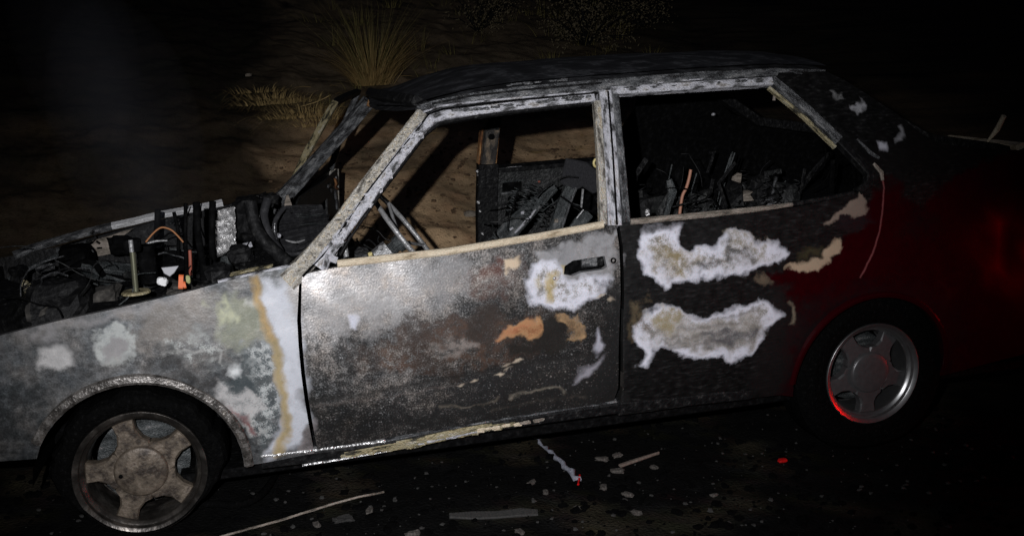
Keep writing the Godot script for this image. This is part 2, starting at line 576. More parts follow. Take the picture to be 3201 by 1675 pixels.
	patch([.27, .43, .33, .46, .35, .40, .325, .34, .30, .34], Color(.5, .5, .48), 0.02, 0.03, 0.9, 0.9, 0.85, 0.0, 0.4)
	patch([.385, .62, .42, .62, .43, .50, .43, .40, .40, .30, .37, .29, .40, .40, .405, .50], Color(.5, .52, .56), 0.03, 0.02, 0.8, 0.7)
	stripe([.10, .628, .13, .62, .18, .628, .22, .618, .25, .63, .27, .605, .25, .585], 0.006, Color(.42, .42, .4), 0.006, 0.012, 0.5)
	patch([0.211, 0.537, 0.272, 0.496, 0.343, 0.442, 0.349, 0.407, 0.303, 0.402, 0.244, 0.467], Color(.5, .49, .48), 0.02, 0.03, 0.45, 0.9)
	patch([0.276, 0.440, 0.300, 0.419, 0.325, 0.369, 0.318, 0.352, 0.283, 0.405], Color(.16, .05, .05), 0.012, 0.02, 0.4, 0.9)
	patch([0.386, 0.800, 0.451, 0.79, 0.461, 0.722, 0.474, 0.667, 0.474, 0.586, 0.474, 0.447, 0.478, 0.359, 0.451, 0.304, 0.350, 0.27, 0.395, 0.340, 0.424, 0.424, 0.414, 0.521, 0.410, 0.646, 0.384, 0.718], Color(.6, .62, .67), 0.03, 0.02, 0.25, 0.95, 0.6)
	patch([0.44, 0.80, 0.485, 0.80, 0.475, 0.69, 0.45, 0.70], Color(.3, .28, .26), 0.02, 0.02, 0.3, 0.8, 0.45, 0.3)
	patch([0.452, 0.315, 0.49, 0.39, 0.495, 0.27, 0.431, 0.265], Color(.2, .18, .18), 0.015, 0.02, 0.1, 0.9)
	stripe([.366, .81, .372, .764, .382, .696, .400, .636, .410, .541, .421, .456, .413, .357, .386, .270], 0.02, Color(.42, .29, .13), 0.016, 0.012, 0.85)
	stripe([.400, .636, .410, .541, .421, .456, .413, .357, .386, .270], 0.022, Color(.3, .25, .14), 0.016, 0.012, 0.7)
	# the door
	patch([0.501, 0.812, 0.711, 0.801, 0.944, 0.785, 0.955, 0.716, 0.773, 0.690, 0.727, 0.635, 0.49, 0.642], Color(.6, .585, .58), 0.08, 0.05, 0.6, 0.8, 0.26, 0.7, 0.2)  # bare steel, painted paler and glossier for the torch highlight on it
	patch([0.621, 0.674, 0.646, 0.671, 0.638, 0.630, 0.621, 0.643], Color(.62, .64, .74), 0.012, 0.01, 0.1, 0.8)
	patch([0.749, 0.639, 0.854, 0.643, 0.971, 0.636, 0.971, 0.565, 0.850, 0.579, 0.770, 0.567, 0.735, 0.593], Color(.05, .036, .03), 0.03, 0.04, 0.35, 0.75, 0.55)
	patch([.60, .56, .85, .60, 1.05, .62, 1.2, .60, 1.15, .50, .9, .48, .68, .50], Color(.10, .055, .035), 0.06, 0.05, 0.85, 0.75, 0.6)
	patch([.95, .74, 1.05, .79, 1.12, .78, 1.14, .70, 1.0, .68], Color(.13, .075, .06), 0.04, 0.04, 0.8, 0.6, 0.6)
	patch([0.966, 0.642, 1.015, 0.663, 1.057, 0.642, 1.099, 0.611, 1.052, 0.556, 1.062, 0.521, 0.980, 0.531, 0.967, 0.577], Color(.03, .022, .018), 0.02, 0.03, 0.15, 0.85, 0.6)
	patch([0.753, 0.395, 0.862, 0.432, 1.115, 0.475, 1.392, 0.480, 1.440, 0.383, 1.440, 0.29, 1.113, 0.29, 0.890, 0.275, 0.727, 0.27, 0.678, 0.355], Color(.022, .021, .021), 0.06, 0.05, 0.75, 0.7, 0.6)
	patch([1.023, 0.774, 1.078, 0.795, 1.088, 0.773, 1.081, 0.752, 1.027, 0.752], Color(.11, .05, .04), 0.02, 0.03, 0.4, 0.8)
	patch([1.086, 0.789, 1.127, 0.790, 1.128, 0.764, 1.092, 0.757], Color(.6, .48, .34), 0.01, 0.014, 0.1)
	patch([1.189, 0.815, 1.301, 0.835, 1.40, 0.848, 1.445, 0.85, 1.445, 0.787, 1.436, 0.713, 1.405, 0.672, 1.272, 0.713, 1.224, 0.663, 1.185, 0.693, 1.195, 0.761], Color(.36, .36, .37), 0.02, 0.03, 0.4, 0.9, 0.6, 0.2)
	patch([1.15, 0.732, 1.173, 0.775, 1.235, 0.778, 1.268, 0.715, 1.331, 0.718, 1.413, 0.716, 1.425, 0.704, 1.371, 0.655, 1.313, 0.628, 1.226, 0.633, 1.150, 0.660], white, 0.016, 0.016, 0.06, 1.0, 0.9, 0.0, 0.3)
	inner_ash([1.15, 0.732, 1.173, 0.775, 1.235, 0.778, 1.268, 0.715, 1.331, 0.718, 1.413, 0.716, 1.425, 0.704, 1.371, 0.655, 1.313, 0.628, 1.226, 0.633, 1.150, 0.660], Color(.42, .40, .36), .022, .8)
	patch([1.28, 0.712, 1.34, 0.714, 1.33, 0.685, 1.26, 0.66, 1.27, 0.69], Color(.3, .3, .3), 0.02, 0.03, 0.5, 0.6)
	stripe([1.233, .737, 1.219, .690, 1.218, .654], 0.024, Color(.4, .31, .13), 0.015, 0.014, 0.85)
	stripe([1.262, .76, 1.264, .735], 0.012, Color(.45, .36, .16), 0.008, 0.008, 0.8)
	stripe([1.18, .735, 1.19, .70], 0.02, Color(.42, .36, .22), 0.015, 0.014, 0.6)
	patch([1.187, 0.606, 1.233, 0.623, 1.254, 0.604, 1.262, 0.508, 1.199, 0.493, 1.088, 0.507, 1.079, 0.541, 1.162, 0.543], Color(.012, .010, .008), 0.02, 0.02, 0.0, 0.95, 0.7)
	patch([1.053, 0.552, 1.09, 0.592, 1.137, 0.608, 1.19, 0.608, 1.185, 0.566, 1.158, 0.541, 1.129, 0.553, 1.107, 0.553], Color(.5, .28, .13), 0.008, 0.014, 0.25, 0.95, 0.8, 0.0, 0.8)
	patch([1.07, .55, 1.10, .575, 1.18, .60, 1.18, .57, 1.15, .545, 1.12, .555], Color(.24, .09, .04), 0.012, 0.02, 0.9, 0.8)
	patch([1.06, 0.552, 1.09, 0.585, 1.16, 0.606, 1.14, 0.585, 1.10, 0.563], Color(.38, .12, .06), 0.02, 0.02, 0.3, 0.6)
	patch([1.244, 0.604, 1.310, 0.600, 1.328, 0.569, 1.309, 0.524, 1.258, 0.521, 1.280, 0.557, 1.245, 0.577], Color(.45, .29, .15), 0.01, 0.025, 0.5, 0.95, 0.8, 0.0, 0.8)
	patch([1.25, .60, 1.31, .595, 1.32, .55, 1.27, .525], Color(.14, .09, .05), 0.012, 0.02, 0.95, 0.85)
	patch([1.368, 0.556, 1.387, 0.493, 1.347, 0.464, 1.357, 0.508], Color(.42, .42, .48), 0.014, 0.014, 0.15, 0.95)
	patch([1.378, 0.463, 1.341, 0.405, 1.285, 0.389, 1.306, 0.422, 1.352, 0.445], Color(.34, .33, .37), 0.02, 0.016, 0.2, 0.9)
	for f in [[1.405, .64, .008], [1.375, .655, .006], [1.07, .475, .008], [1.075, .462, .007], [1.05, .447, .01], [.97, .435, .006], [.93, .43, .005], [1.105, .48, .01]]:
		patch([f[0] - f[2] * 1.8, f[1] - f[2] * .3, f[0], f[1] + f[2] * .7, f[0] + f[2] * 1.8, f[1] + f[2] * .3, f[0], f[1] - f[2] * .7], Color(.5, .42, .32), 0.006, 0.01, 0.0, 0.95)
	stripe([.478, .436, .631, .437, .789, .447, .950, .461, 1.115, .469, 1.283, .473, 1.392, .470], 0.014, Color(.014, .013, .012), 0.014, 0.006, 0.8, 0.6, -1.6)
	stripe([.501, .418, .787, .419, .949, .434], 0.006, Color(.12, .10, .09), 0.008, 0.008, 0.35, 0.6, 0.8)
	stripe([.842, .306, .851, .353, .862, .372, .99, .357], 0.014, Color(.012, .012, .012), 0.01, 0.008, 0.9, 0.6, -1.0)
	stripe([.868, .366, .990, .349, 1.035, .363, 1.046, .374], 0.006, Color(.2, .17, .13), 0.008, 0.01, 0.5, 0.7, 1.2)
	stripe([1.085, .368, 1.158, .376, 1.215, .380, 1.237, .377, 1.261, .350], 0.007, Color(.26, .23, .18), 0.008, 0.01, 0.65, 0.7, 1.2)
	stripe([1.02, .325, 1.12, .336, 1.2, .34, 1.33, .337], 0.006, Color(.12, .10, .08), 0.01, 0.01, 0.4, 0.7, 1.0)
	# soot that lies over the steel
	patch([1.375, .70, 1.45, .70, 1.45, .28, 1.34, .28, 1.37, .42, 1.40, .50, 1.395, .60], Color(.010, .010, .010), 0.04, 0.04, 0.15, 0.88, 0.6)
	patch([.48, .34, .7, .36, .95, .345, 1.2, .37, 1.45, .36, 1.45, .26, .48, .26], Color(.013, .0125, .012), 0.06, 0.05, 0.45, 0.85, 0.55)
	patch([.52, .58, .62, .60, .70, .55, .66, .47, .54, .48], Color(.02, .019, .018), 0.04, 0.05, 0.8, 0.7, 0.5)
	patch([.78, .60, .9, .56, .93, .48, .84, .46, .76, .52], Color(.018, .015, .013), 0.04, 0.05, 0.75, 0.75, 0.5)
	patch([-.38, .56, -.22, .60, -.20, .50, -.26, .42, -.4, .40], Color(.018, .020, .020), 0.06, 0.05, 0.5, 0.7, 0.5)
	patch([.03, .64, .14, .63, .2, .58, .12, .60, .05, .61], Color(.03, .031, .031), 0.03, 0.04, 0.6, 0.8, 0.5)
	patch([-.12, .60, .0, .62, .14, .61, .24, .53, .2, .50, .1, .57, -.02, .59], Color(.035, .032, .03), 0.03, 0.03, 0.6, 0.7, 0.5)
	patch([-.26, .735, -.1, .755, .08, .775, .2, .79, .2, .765, 0.0, .735, -.2, .70], Color(.30, .29, .29), 0.03, 0.03, 0.6, 0.7, 0.5)
	patch([.55, .72, .72, .73, .80, .69, .70, .65, .56, .66], Color(.5, .49, .48), 0.04, 0.05, 0.9, 0.7, 0.35, 0.4, 0.5)
	patch([.85, .56, .95, .57, .98, .53, .88, .52], Color(.28, .25, .23), 0.02, 0.03, 0.9, 0.8, 0.5)
	# the quarter: red that survived, then char, then ash
	var red := [2.357, 0.932, 2.318, 0.875, 2.270, 0.838, 2.303, 0.804, 2.267, 0.766, 2.163, 0.744, 2.197, 0.710, 2.139, 0.674, 2.048, 0.678, 1.981, 0.674, 1.936, 0.653, 1.958, 0.620, 2.003, 0.594, 2.025, 0.550, 2.015, 0.487, 1.985, 0.414, 1.999, 0.2, 3.3, 0.05, 3.3, 0.99, 2.9, 0.985, 2.75, 0.96, 2.6, 0.90, 2.5, 0.83, 2.44, 0.86, 2.42, 0.93]
	patch(red, Color(.024, .0007, .002), 0.02, 0.02, 0.0, 1.0, 0.2, 0.0, -0.5)
	patch([2.2, 0.83, 2.29, 0.845, 2.31, 0.80, 2.24, 0.775, 2.19, 0.79], Color(.012, .008, .01), 0.03, 0.02, 0.0, 0.9, 0.5)
	patch([1.95, .62, 2.03, .60, 2.08, .52, 2.12, .50, 2.05, .40, 2.03, .2, 1.9, .2], Color(.006, .005, .005), 0.05, 0.05, 0.15, 0.92, 0.6)
	patch([2.06, .57, 2.2, .60, 2.4, .60, 2.6, .55, 2.68, .40, 2.68, .2, 2.0, .2], Color(.007, .003, .004), 0.06, 0.04, 0.3, 0.8, 0.5)
	patch([2.30, .93, 2.6, .93, 2.75, .99, 2.5, 1.1, 2.3, 1.0], Color(.006, .005, .005), 0.08, 0.05, 0.1, 0.9, 0.5)
	patch([2.42, .86, 2.52, .84, 2.54, .75, 2.44, .72], Color(.005, .004, .004), 0.06, 0.05, 0.4, 0.7, 0.4)
	stripe([2.362, .93, 2.352, .85, 2.337, .771, 2.311, .697, 2.263, .620], 0.005, Color(.3, .1, .1), 0.004, 0.003, 0.7, 0.4, 1.0)
	patch([1.525, 0.85, 1.641, 0.85, 1.637, 0.781, 1.520, 0.768], Color(.4, .4, .44), 0.03, 0.02, 0.25, 0.9)
	patch([1.519, 0.836, 1.639, 0.836, 1.647, 0.789, 1.673, 0.764, 1.701, 0.774, 1.762, 0.768, 1.780, 0.798, 1.815, 0.813, 1.876, 0.800, 1.909, 0.770, 1.967, 0.765, 2.017, 0.729, 1.994, 0.705, 1.936, 0.699, 1.872, 0.679, 1.815, 0.680, 1.759, 0.677, 1.675, 0.678, 1.581, 0.659, 1.566, 0.694, 1.523, 0.709, 1.512, 0.761], white, 0.016, 0.016, 0.06, 1.0, 0.9, 0.0, 0.5)
	inner_ash([1.519, 0.836, 1.639, 0.836, 1.647, 0.789, 1.673, 0.764, 1.701, 0.774, 1.762, 0.768, 1.780, 0.798, 1.815, 0.813, 1.876, 0.800, 1.909, 0.770, 1.967, 0.765, 2.017, 0.729, 1.994, 0.705, 1.936, 0.699, 1.872, 0.679, 1.815, 0.680, 1.759, 0.677, 1.675, 0.678, 1.581, 0.659, 1.566, 0.694, 1.523, 0.709, 1.512, 0.761], Color(.36, .335, .29), .024, .5)
	patch([1.542, 0.768, 1.586, 0.779, 1.651, 0.773, 1.672, 0.746, 1.648, 0.691, 1.610, 0.715, 1.568, 0.740], Color(.27, .22, .12), 0.035, 0.035, 0.35, 0.95)
	patch([1.677, 0.735, 1.744, 0.734, 1.754, 0.712, 1.709, 0.695], Color(.07, .07, .08), 0.03, 0.03, 0.25, 0.95)
	patch([1.785, 0.771, 1.886, 0.767, 1.918, 0.744, 1.862, 0.712, 1.800, 0.733], Color(.07, .07, .07), 0.035, 0.035, 0.35, 0.95)
	patch([1.78, 0.80, 1.86, 0.795, 1.95, 0.755, 1.94, 0.725, 1.82, 0.775], Color(.3, .27, .2), 0.03, 0.03, 0.5, 0.85)
	patch([1.66, 0.77, 1.70, 0.765, 1.73, 0.74, 1.68, 0.74], Color(.36, .3, .2), 0.02, 0.03, 0.5, 0.6)
	patch([1.557, 0.601, 1.634, 0.587, 1.667, 0.562, 1.706, 0.553, 1.785, 0.560, 1.853, 0.574, 1.911, 0.584, 1.957, 0.563, 1.984, 0.527, 1.969, 0.507, 1.923, 0.484, 1.919, 0.451, 1.880, 0.410, 1.824, 0.388, 1.777, 0.406, 1.707, 0.420, 1.645, 0.423, 1.599, 0.464, 1.550, 0.462, 1.528, 0.415, 1.501, 0.410, 1.522, 0.455, 1.489, 0.502, 1.490, 0.545, 1.518, 0.579], white, 0.016, 0.016, 0.06, 1.0, 0.9, 0.0, 0.5)
	inner_ash([1.557, 0.601, 1.634, 0.587, 1.667, 0.562, 1.706, 0.553, 1.785, 0.560, 1.853, 0.574, 1.911, 0.584, 1.957, 0.563, 1.984, 0.527, 1.969, 0.507, 1.923, 0.484, 1.919, 0.451, 1.880, 0.410, 1.824, 0.388, 1.777, 0.406, 1.707, 0.420, 1.645, 0.423, 1.599, 0.464, 1.550, 0.462, 1.528, 0.415, 1.501, 0.410, 1.522, 0.455, 1.489, 0.502, 1.490, 0.545, 1.518, 0.579], Color(.33, .31, .275), .026, .4)
	patch([1.534, 0.578, 1.644, 0.570, 1.705, 0.537, 1.899, 0.548, 1.929, 0.495, 1.867, 0.435, 1.729, 0.441, 1.560, 0.483], Color(.28, .26, .23), 0.035, 0.03, 0.2, 0.92)
	patch([1.55, 0.585, 1.64, 0.57, 1.64, 0.53, 1.58, 0.51, 1.54, 0.55], Color(.3, .25, .14), 0.03, 0.03, 0.4, 0.9)
	patch([1.706, 0.488, 1.785, 0.500, 1.888, 0.499, 1.912, 0.474, 1.832, 0.450, 1.706, 0.460], Color(.08, .08, .09), 0.03, 0.03, 0.3, 0.9)
	for q in 7:
		stripe([1.55 + .02 * q, .47 + .014 * q, 1.68 + .01 * q, .462 + .013 * q, 1.8 + .015 * q, .468 + .014 * q], 0.006, Color(.4, .38, .36) if q % 2 else Color(.13, .12, .12), 0.008, 0.012, 0.5)
	stripe([1.57, .485, 1.7, .475, 1.85, .487], 0.007, Color(.12, .12, .12), 0.008, 0.02, 0.6)
	patch([1.987, 0.679, 2.057, 0.690, 2.128, 0.696, 2.155, 0.748, 2.183, 0.756, 2.199, 0.734, 2.191, 0.713, 2.158, 0.700, 2.158, 0.679, 2.104, 0.654, 2.051, 0.668], Color(.46, .35, .24), 0.01, 0.014, 0.1, 0.95)
	patch([2.05, 0.70, 2.13, 0.705, 2.14, 0.735, 2.06, 0.72], Color(.06, .05, .02), 0.02, 0.02, 0.2, 0.7)
	patch([2.268, 0.892, 2.298, 0.839, 2.199, 0.821, 2.146, 0.800, 2.155, 0.818, 2.238, 0.858], Color(.26, .2, .16), 0.008, 0.016, 0.15, 0.9)
	patch([2.016, 0.568, 2.033, 0.555, 2.035, 0.494, 2.023, 0.495], Color(.2, .17, .12), 0.01, 0.014, 0.3, 0.9)
	patch([1.9, 0.665, 1.93, 0.66, 1.95, 0.63, 1.92, 0.63], Color(.16, .12, .08), 0.01, 0.02, 0.3, 0.8)
	patch([1.465, 0.62, 1.52, 0.62, 1.53, 0.53, 1.47, 0.52], Color(.12, .09, .05), 0.03, 0.04, 0.5, 0.8)
	patch([2.368, 1.046, 2.408, 1.042, 2.403, 1.024, 2.374, 1.019], Color(.5, .5, .56), 0.012, 0.01, 0.1)
	patch([2.308, 1.174, 2.356, 1.177, 2.350, 1.152, 2.327, 1.143, 2.310, 1.154], Color(.4, .4, .42), 0.01, 0.02, 0.45)
	stripe([2.468, 1.089, 2.465, 1.066, 2.436, 1.052], 0.014, Color(.3, .3, .32), 0.01, 0.012, 0.8)
	patch([2.24, 1.215, 2.28, 1.215, 2.29, 1.19, 2.26, 1.2], Color(.2, .2, .2), 0.01, 0.02, 0.5)
	var col := PackedByteArray()
	var orm := PackedByteArray()
	var hgt := PackedByteArray()
	col.resize(N * 3)
	orm.resize(N * 3)
	hgt.resize(N)
	var lut := PackedByteArray()
	for i in 4097:
		lut.append(int(Color(i / 4096.0, 0, 0).linear_to_srgb().r * 255.0 + 0.5))
	for k in N:
		col[3 * k] = lut[int(clampf(R[k], 0.0, 1.0) * 4096)]
		col[3 * k + 1] = lut[int(clampf(G[k], 0.0, 1.0) * 4096)]
		col[3 * k + 2] = lut[int(clampf(B[k], 0.0, 1.0) * 4096)]
		orm[3 * k] = 255
		orm[3 * k + 1] = int(clampf(RO[k], 0.05, 1.0) * 255)
		orm[3 * k + 2] = int(clampf(ME[k], 0.0, 1.0) * 255)
		hgt[k] = int(clampf(HE[k] * 0.25 + 0.4, 0.0, 1.0) * 255)
	var m := ORMMaterial3D.new()
	m.resource_name = "burnt_flank"
	m.albedo_texture = ImageTexture.create_from_image(Image.create_from_data(W, H, false, Image.FORMAT_RGB8, col))
	m.orm_texture = ImageTexture.create_from_image(Image.create_from_data(W, H, false, Image.FORMAT_RGB8, orm))
	m.heightmap_enabled = true
	m.heightmap_texture = ImageTexture.create_from_image(Image.create_from_data(W, H, false, Image.FORMAT_L8, hgt))
	m.heightmap_scale = 0.2
	m.texture_repeat = false
	m.metallic_specular = 0.36
	M["side"] = m


# ---------------------------------------------------------------- the car's shape

var dents := FastNoiseLite.new()


func side(x: float, y: float) -> float:
	var z: float
	if y < 0.55:
		z = 0.785 - 0.45 * (0.55 - y) * (0.55 - y)
	elif y < 0.88:
		z = 0.785 - 0.18 * (y - 0.55) * (y - 0.55)
	else:
		var t := y - 0.88
		z = 0.765 - 0.5 * t + 0.02 * (1.0 - exp(-t / 0.05))
	if x < 0.0:
		z -= 0.09 * (x / 0.65) * (x / 0.65)
	if x > 2.5:
		z -= 0.08 * pow((x - 2.5) / 0.9, 2.0)
	return z


func surf(x: float, y: float, sgn := 1.0, off := 0.0) -> Vector3:
	return Vector3(x, y, sgn * (side(x, y) + off))


func snormal(x: float, y: float, sgn := 1.0, wave := 0.0) -> Vector3:
	var e := 0.006
	var dx := (side(x + e, y) - side(x - e, y)) / (2 * e)
	var dy := (side(x, y + e) - side(x, y - e)) / (2 * e)
	if wave > 0.0:
		dx += wave * (dents.get_noise_2d(x + e, y) - dents.get_noise_2d(x - e, y)) / (2 * e)
		dy += wave * (dents.get_noise_2d(x, y + e) - dents.get_noise_2d(x, y - e)) / (2 * e)
	return Vector3(-dx, -dy, 1.0).normalized() * Vector3(1, 1, sgn)


func xy(a: Array) -> PackedVector2Array:
	var out := PackedVector2Array()
	for i in a.size() / 2:
		out.append(Vector2(a[2 * i], a[2 * i + 1]))
	return out


func circle(c: Vector2, r: float, n := 40) -> PackedVector2Array:
	var out := PackedVector2Array()
	for i in n:
		out.append(c + Vector2.from_angle(TAU * i / n) * r)
	return out


# a sheet-metal panel that follows the flank, cut to an outline, with its edge turned inwards
func panel(outline: PackedVector2Array, holes: Array, sgn := 1.0, off := 0.0, wave := 0.006, flange := 0.02, cell := 0.05) -> Geo:
	var g := Geo.new()
	var lo := Vector2.INF
	var hi := -Vector2.INF
	for p in outline:
		lo = lo.min(p)
		hi = hi.max(p)
	if Geometry2D.is_polygon_clockwise(outline):
		outline.reverse()
	var loops := [outline]
	for h in holes:
		var next := []
		for q in loops:
			next.append_array(Geometry2D.clip_polygons(q, h) if not Geometry2D.is_polygon_clockwise(q) else [q])
		loops = next
	for iy in range(int(floor(lo.y / cell)), int(ceil(hi.y / cell))):
		for ix in range(int(floor(lo.x / cell)), int(ceil(hi.x / cell))):
			var q := PackedVector2Array([Vector2(ix, iy) * cell, Vector2(ix + 1, iy) * cell, Vector2(ix + 1, iy + 1) * cell, Vector2(ix, iy + 1) * cell])
			var pieces := Geometry2D.intersect_polygons(q, outline)
			for h in holes:
				var next: Array[PackedVector2Array] = []
				for piece in pieces:
					next.append_array(Geometry2D.clip_polygons(piece, h))
				pieces = next
			for piece in pieces:
				var ids := Geometry2D.triangulate_polygon(piece)
				for i in range(0, ids.size(), 3):
					var ps := []
					for k in 3:
						var p: Vector2 = piece[ids[i + k]]
						ps.append([surf(p.x, p.y, sgn, off + wave * dents.get_noise_2d(p.x, p.y)), snormal(p.x, p.y, sgn, wave), Vector2((p.x - SX0) / (SX1 - SX0), (SY1 - p.y) / (SY1 - SY0))])
					g.tri(ps[0][0], ps[1][0], ps[2][0], ps[0][1], ps[1][1], ps[2][1], ps[0][2], ps[1][2], ps[2][2])
	for s in loops:
		var c := Vector2.ZERO
		for i in s.size():
			var a: Vector2 = s[i]
			var b: Vector2 = s[(i + 1) % s.size()]
			var steps := maxi(1, int((b - a).length() / cell))
			for k in steps:
				var p := a.lerp(b, float(k) / steps)
				var q2 := a.lerp(b, float(k + 1) / steps)
				var pa := surf(p.x, p.y, sgn, off + wave * dents.get_noise_2d(p.x, p.y))
				var pb := surf(q2.x, q2.y, sgn, off + wave * dents.get_noise_2d(q2.x, q2.y))
				var inn := Vector3(0, 0, -sgn * flange)
				var e := (q2 - p).orthogonal()
				var n0 := g.v.size()
				g.quad(pa, pb, pb + inn, pa + inn, Vector3(e.x, e.y, 0))
				for z in range(n0, g.v.size()):
					g.uv[z] = Vector2((p.x - SX0) / (SX1 - SX0), (SY1 - p.y) / (SY1 - SY0))
	return g


# a bar lying in the flank along points x,y
func strip(a: Array, w, depth: float, off := 0.0, sgn := 1.0, bevel := 0.003) -> Geo:
	var p := []
	var u := []
	for i in a.size() / 2:
		p.append(surf(a[2 * i], a[2 * i + 1], sgn, off))
		u.append(snormal(a[2 * i], a[2 * i + 1], sgn))
	return Geo.new().bar(p, u, w, depth, bevel)


# a broken, lumpy crust along points x,y
func crust(a: Array, w: float, off: float, s: int) -> Geo:
	var r := RandomNumberGenerator.new()
	r.seed = s
	var g := Geo.new()
	for i in a.size() / 2 - 1:
		var p := Vector2(a[2 * i], a[2 * i + 1])
		var q := Vector2(a[2 * i + 2], a[2 * i + 3])
		var steps := maxi(2, int((q - p).length() / .012))
		for k in steps:
			if r.randf() < .45:
				continue
			var m := p.lerp(q, (k + r.randf()) / steps)
			var c := surf(m.x, m.y + w * r.randf_range(-.25, .25), 1.0, off - .002)
			g.lump(c, Vector3(r.randf_range(.008, .018), w * r.randf_range(.2, .5), r.randf_range(.001, .0028)), dents, .6, 6, 9)
	return g


func smooth_path(p: Array, n := 5) -> Array:
	var out := []
	for i in p.size() - 1:
		for k in n:
			out.append((p[i] as Vector3).cubic_interpolate(p[i + 1], p[maxi(i - 1, 0)], p[mini(i + 2, p.size() - 1)], float(k) / n))
	out.append(p[-1])
	return out


func ground_y(x: float, z: float) -> float:
	var y := 0.085 - 0.0415 * clampf(x, -3.0, 5.0)
	var b := [[-0.75, 0.0], [-1.75, 0.14], [-2.1, 0.36], [-3.3, 0.76], [-4.8, 1.22], [-6.5, 1.72], [-9.0, 2.35], [-14.0, 3.3], [-30.0, 5.0]]
	if z < -0.75:
		for i in b.size() - 1:
			if z >= b[i + 1][0] or i == b.size() - 2:
				var t: float = (z - b[i][0]) / (b[i + 1][0] - b[i][0])
				y += lerpf(b[i][1], b[i + 1][1], t)
				break
	return y


var land := FastNoiseLite.new()


func height(x: float, z: float) -> float:
	var near := clampf((z + 0.6) / 0.5, 0.0, 1.0)
	return ground_y(x, z) + lerpf(0.06, 0.012, near) * land.get_noise_2d(x * 1.3, z * 1.3) + lerpf(0.014, 0.010, near) * land.get_noise_2d(x * 6.0 + 40, z * 6.0)


func on_ground(x: float, z: float, up := 0.0) -> Vector3:
	return Vector3(x, height(x, z) + up, z)


func axis(lo: float, hi: float, step: float, far_lo: float, far_hi: float) -> PackedFloat32Array:
	var a := []
	var x := lo
	while x < hi:
		a.append(x)
		x += step
	a.append(hi)
	var s := step
	x = hi
	while x < far_hi:
		s *= 1.22
		x += s
		a.append(x)
	s = step
	x = lo
	while x > far_lo:
		s *= 1.22
		x -= s
		a.push_front(x)
	return PackedFloat32Array(a)


func make_ground() -> void:
	var xs := axis(-2.0, 4.0, 0.05, -60, 60)
	var zs := axis(-7.0, 1.8, 0.05, -60, 30)
	var v := PackedVector3Array()
	var n := PackedVector3Array()
	var c := PackedColorArray()
	var idx := PackedInt32Array()
	var tone := noise(1.0, 3, 77)
	var tone2 := noise(4.0, 3, 78)
	for z in zs:
		for x in xs:
			v.append(Vector3(x, height(x, z), z))
			var e := 0.03
			n.append(Vector3(height(x - e, z) - height(x + e, z), 2 * e, height(x, z - e) - height(x, z + e)).normalized())
			var soil := Color(.88, .61, .36)
			soil = soil.lerp(Color(.52, .37, .22), clampf(0.4 + tone.get_noise_2d(x, z) * 1.3, 0, 1))
			soil = soil.lerp(Color(.55, .32, .18), clampf(tone2.get_noise_2d(x, z) * 1.2, 0, 1))
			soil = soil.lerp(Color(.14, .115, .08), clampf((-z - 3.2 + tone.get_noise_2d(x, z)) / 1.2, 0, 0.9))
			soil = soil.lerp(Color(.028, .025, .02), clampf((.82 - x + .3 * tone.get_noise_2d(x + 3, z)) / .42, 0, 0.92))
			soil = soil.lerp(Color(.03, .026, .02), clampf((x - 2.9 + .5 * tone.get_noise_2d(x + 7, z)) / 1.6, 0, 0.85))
			var burnt := Color(.006, .006, .006).lerp(Color(.034, .029, .02), clampf(tone.get_noise_2d(x * 1.5 + 9, z * 1.5) * 1.6 + tone2.get_noise_2d(x, z + 5) * 0.8, 0, 1))
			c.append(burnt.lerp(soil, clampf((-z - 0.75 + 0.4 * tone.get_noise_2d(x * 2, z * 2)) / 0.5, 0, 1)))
	var w := xs.size()
	for j in zs.size() - 1:
		for i in w - 1:
			var a := j * w + i
			idx.append_array([a, a + 1, a + w + 1, a, a + w + 1, a + w])
	var arr := []
	arr.resize(Mesh.ARRAY_MAX)
	arr[Mesh.ARRAY_VERTEX] = v
	arr[Mesh.ARRAY_NORMAL] = n
	arr[Mesh.ARRAY_COLOR] = c
	arr[Mesh.ARRAY_INDEX] = idx
	var mesh := ArrayMesh.new()
	mesh.add_surface_from_arrays(Mesh.PRIMITIVE_TRIANGLES, arr)
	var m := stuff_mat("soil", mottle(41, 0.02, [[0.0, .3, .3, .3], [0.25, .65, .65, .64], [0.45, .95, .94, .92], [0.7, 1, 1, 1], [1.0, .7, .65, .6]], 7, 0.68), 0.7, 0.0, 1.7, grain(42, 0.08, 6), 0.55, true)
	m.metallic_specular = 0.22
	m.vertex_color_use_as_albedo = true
	var o := MeshInstance3D.new()
	o.name = "ground"
	o.mesh = mesh
	o.material_override = m
	add_child(o, true)
	o.set_meta("kind", "structure")
	tag(o, "scorched black ground under the car rising into a brown earth bank behind")


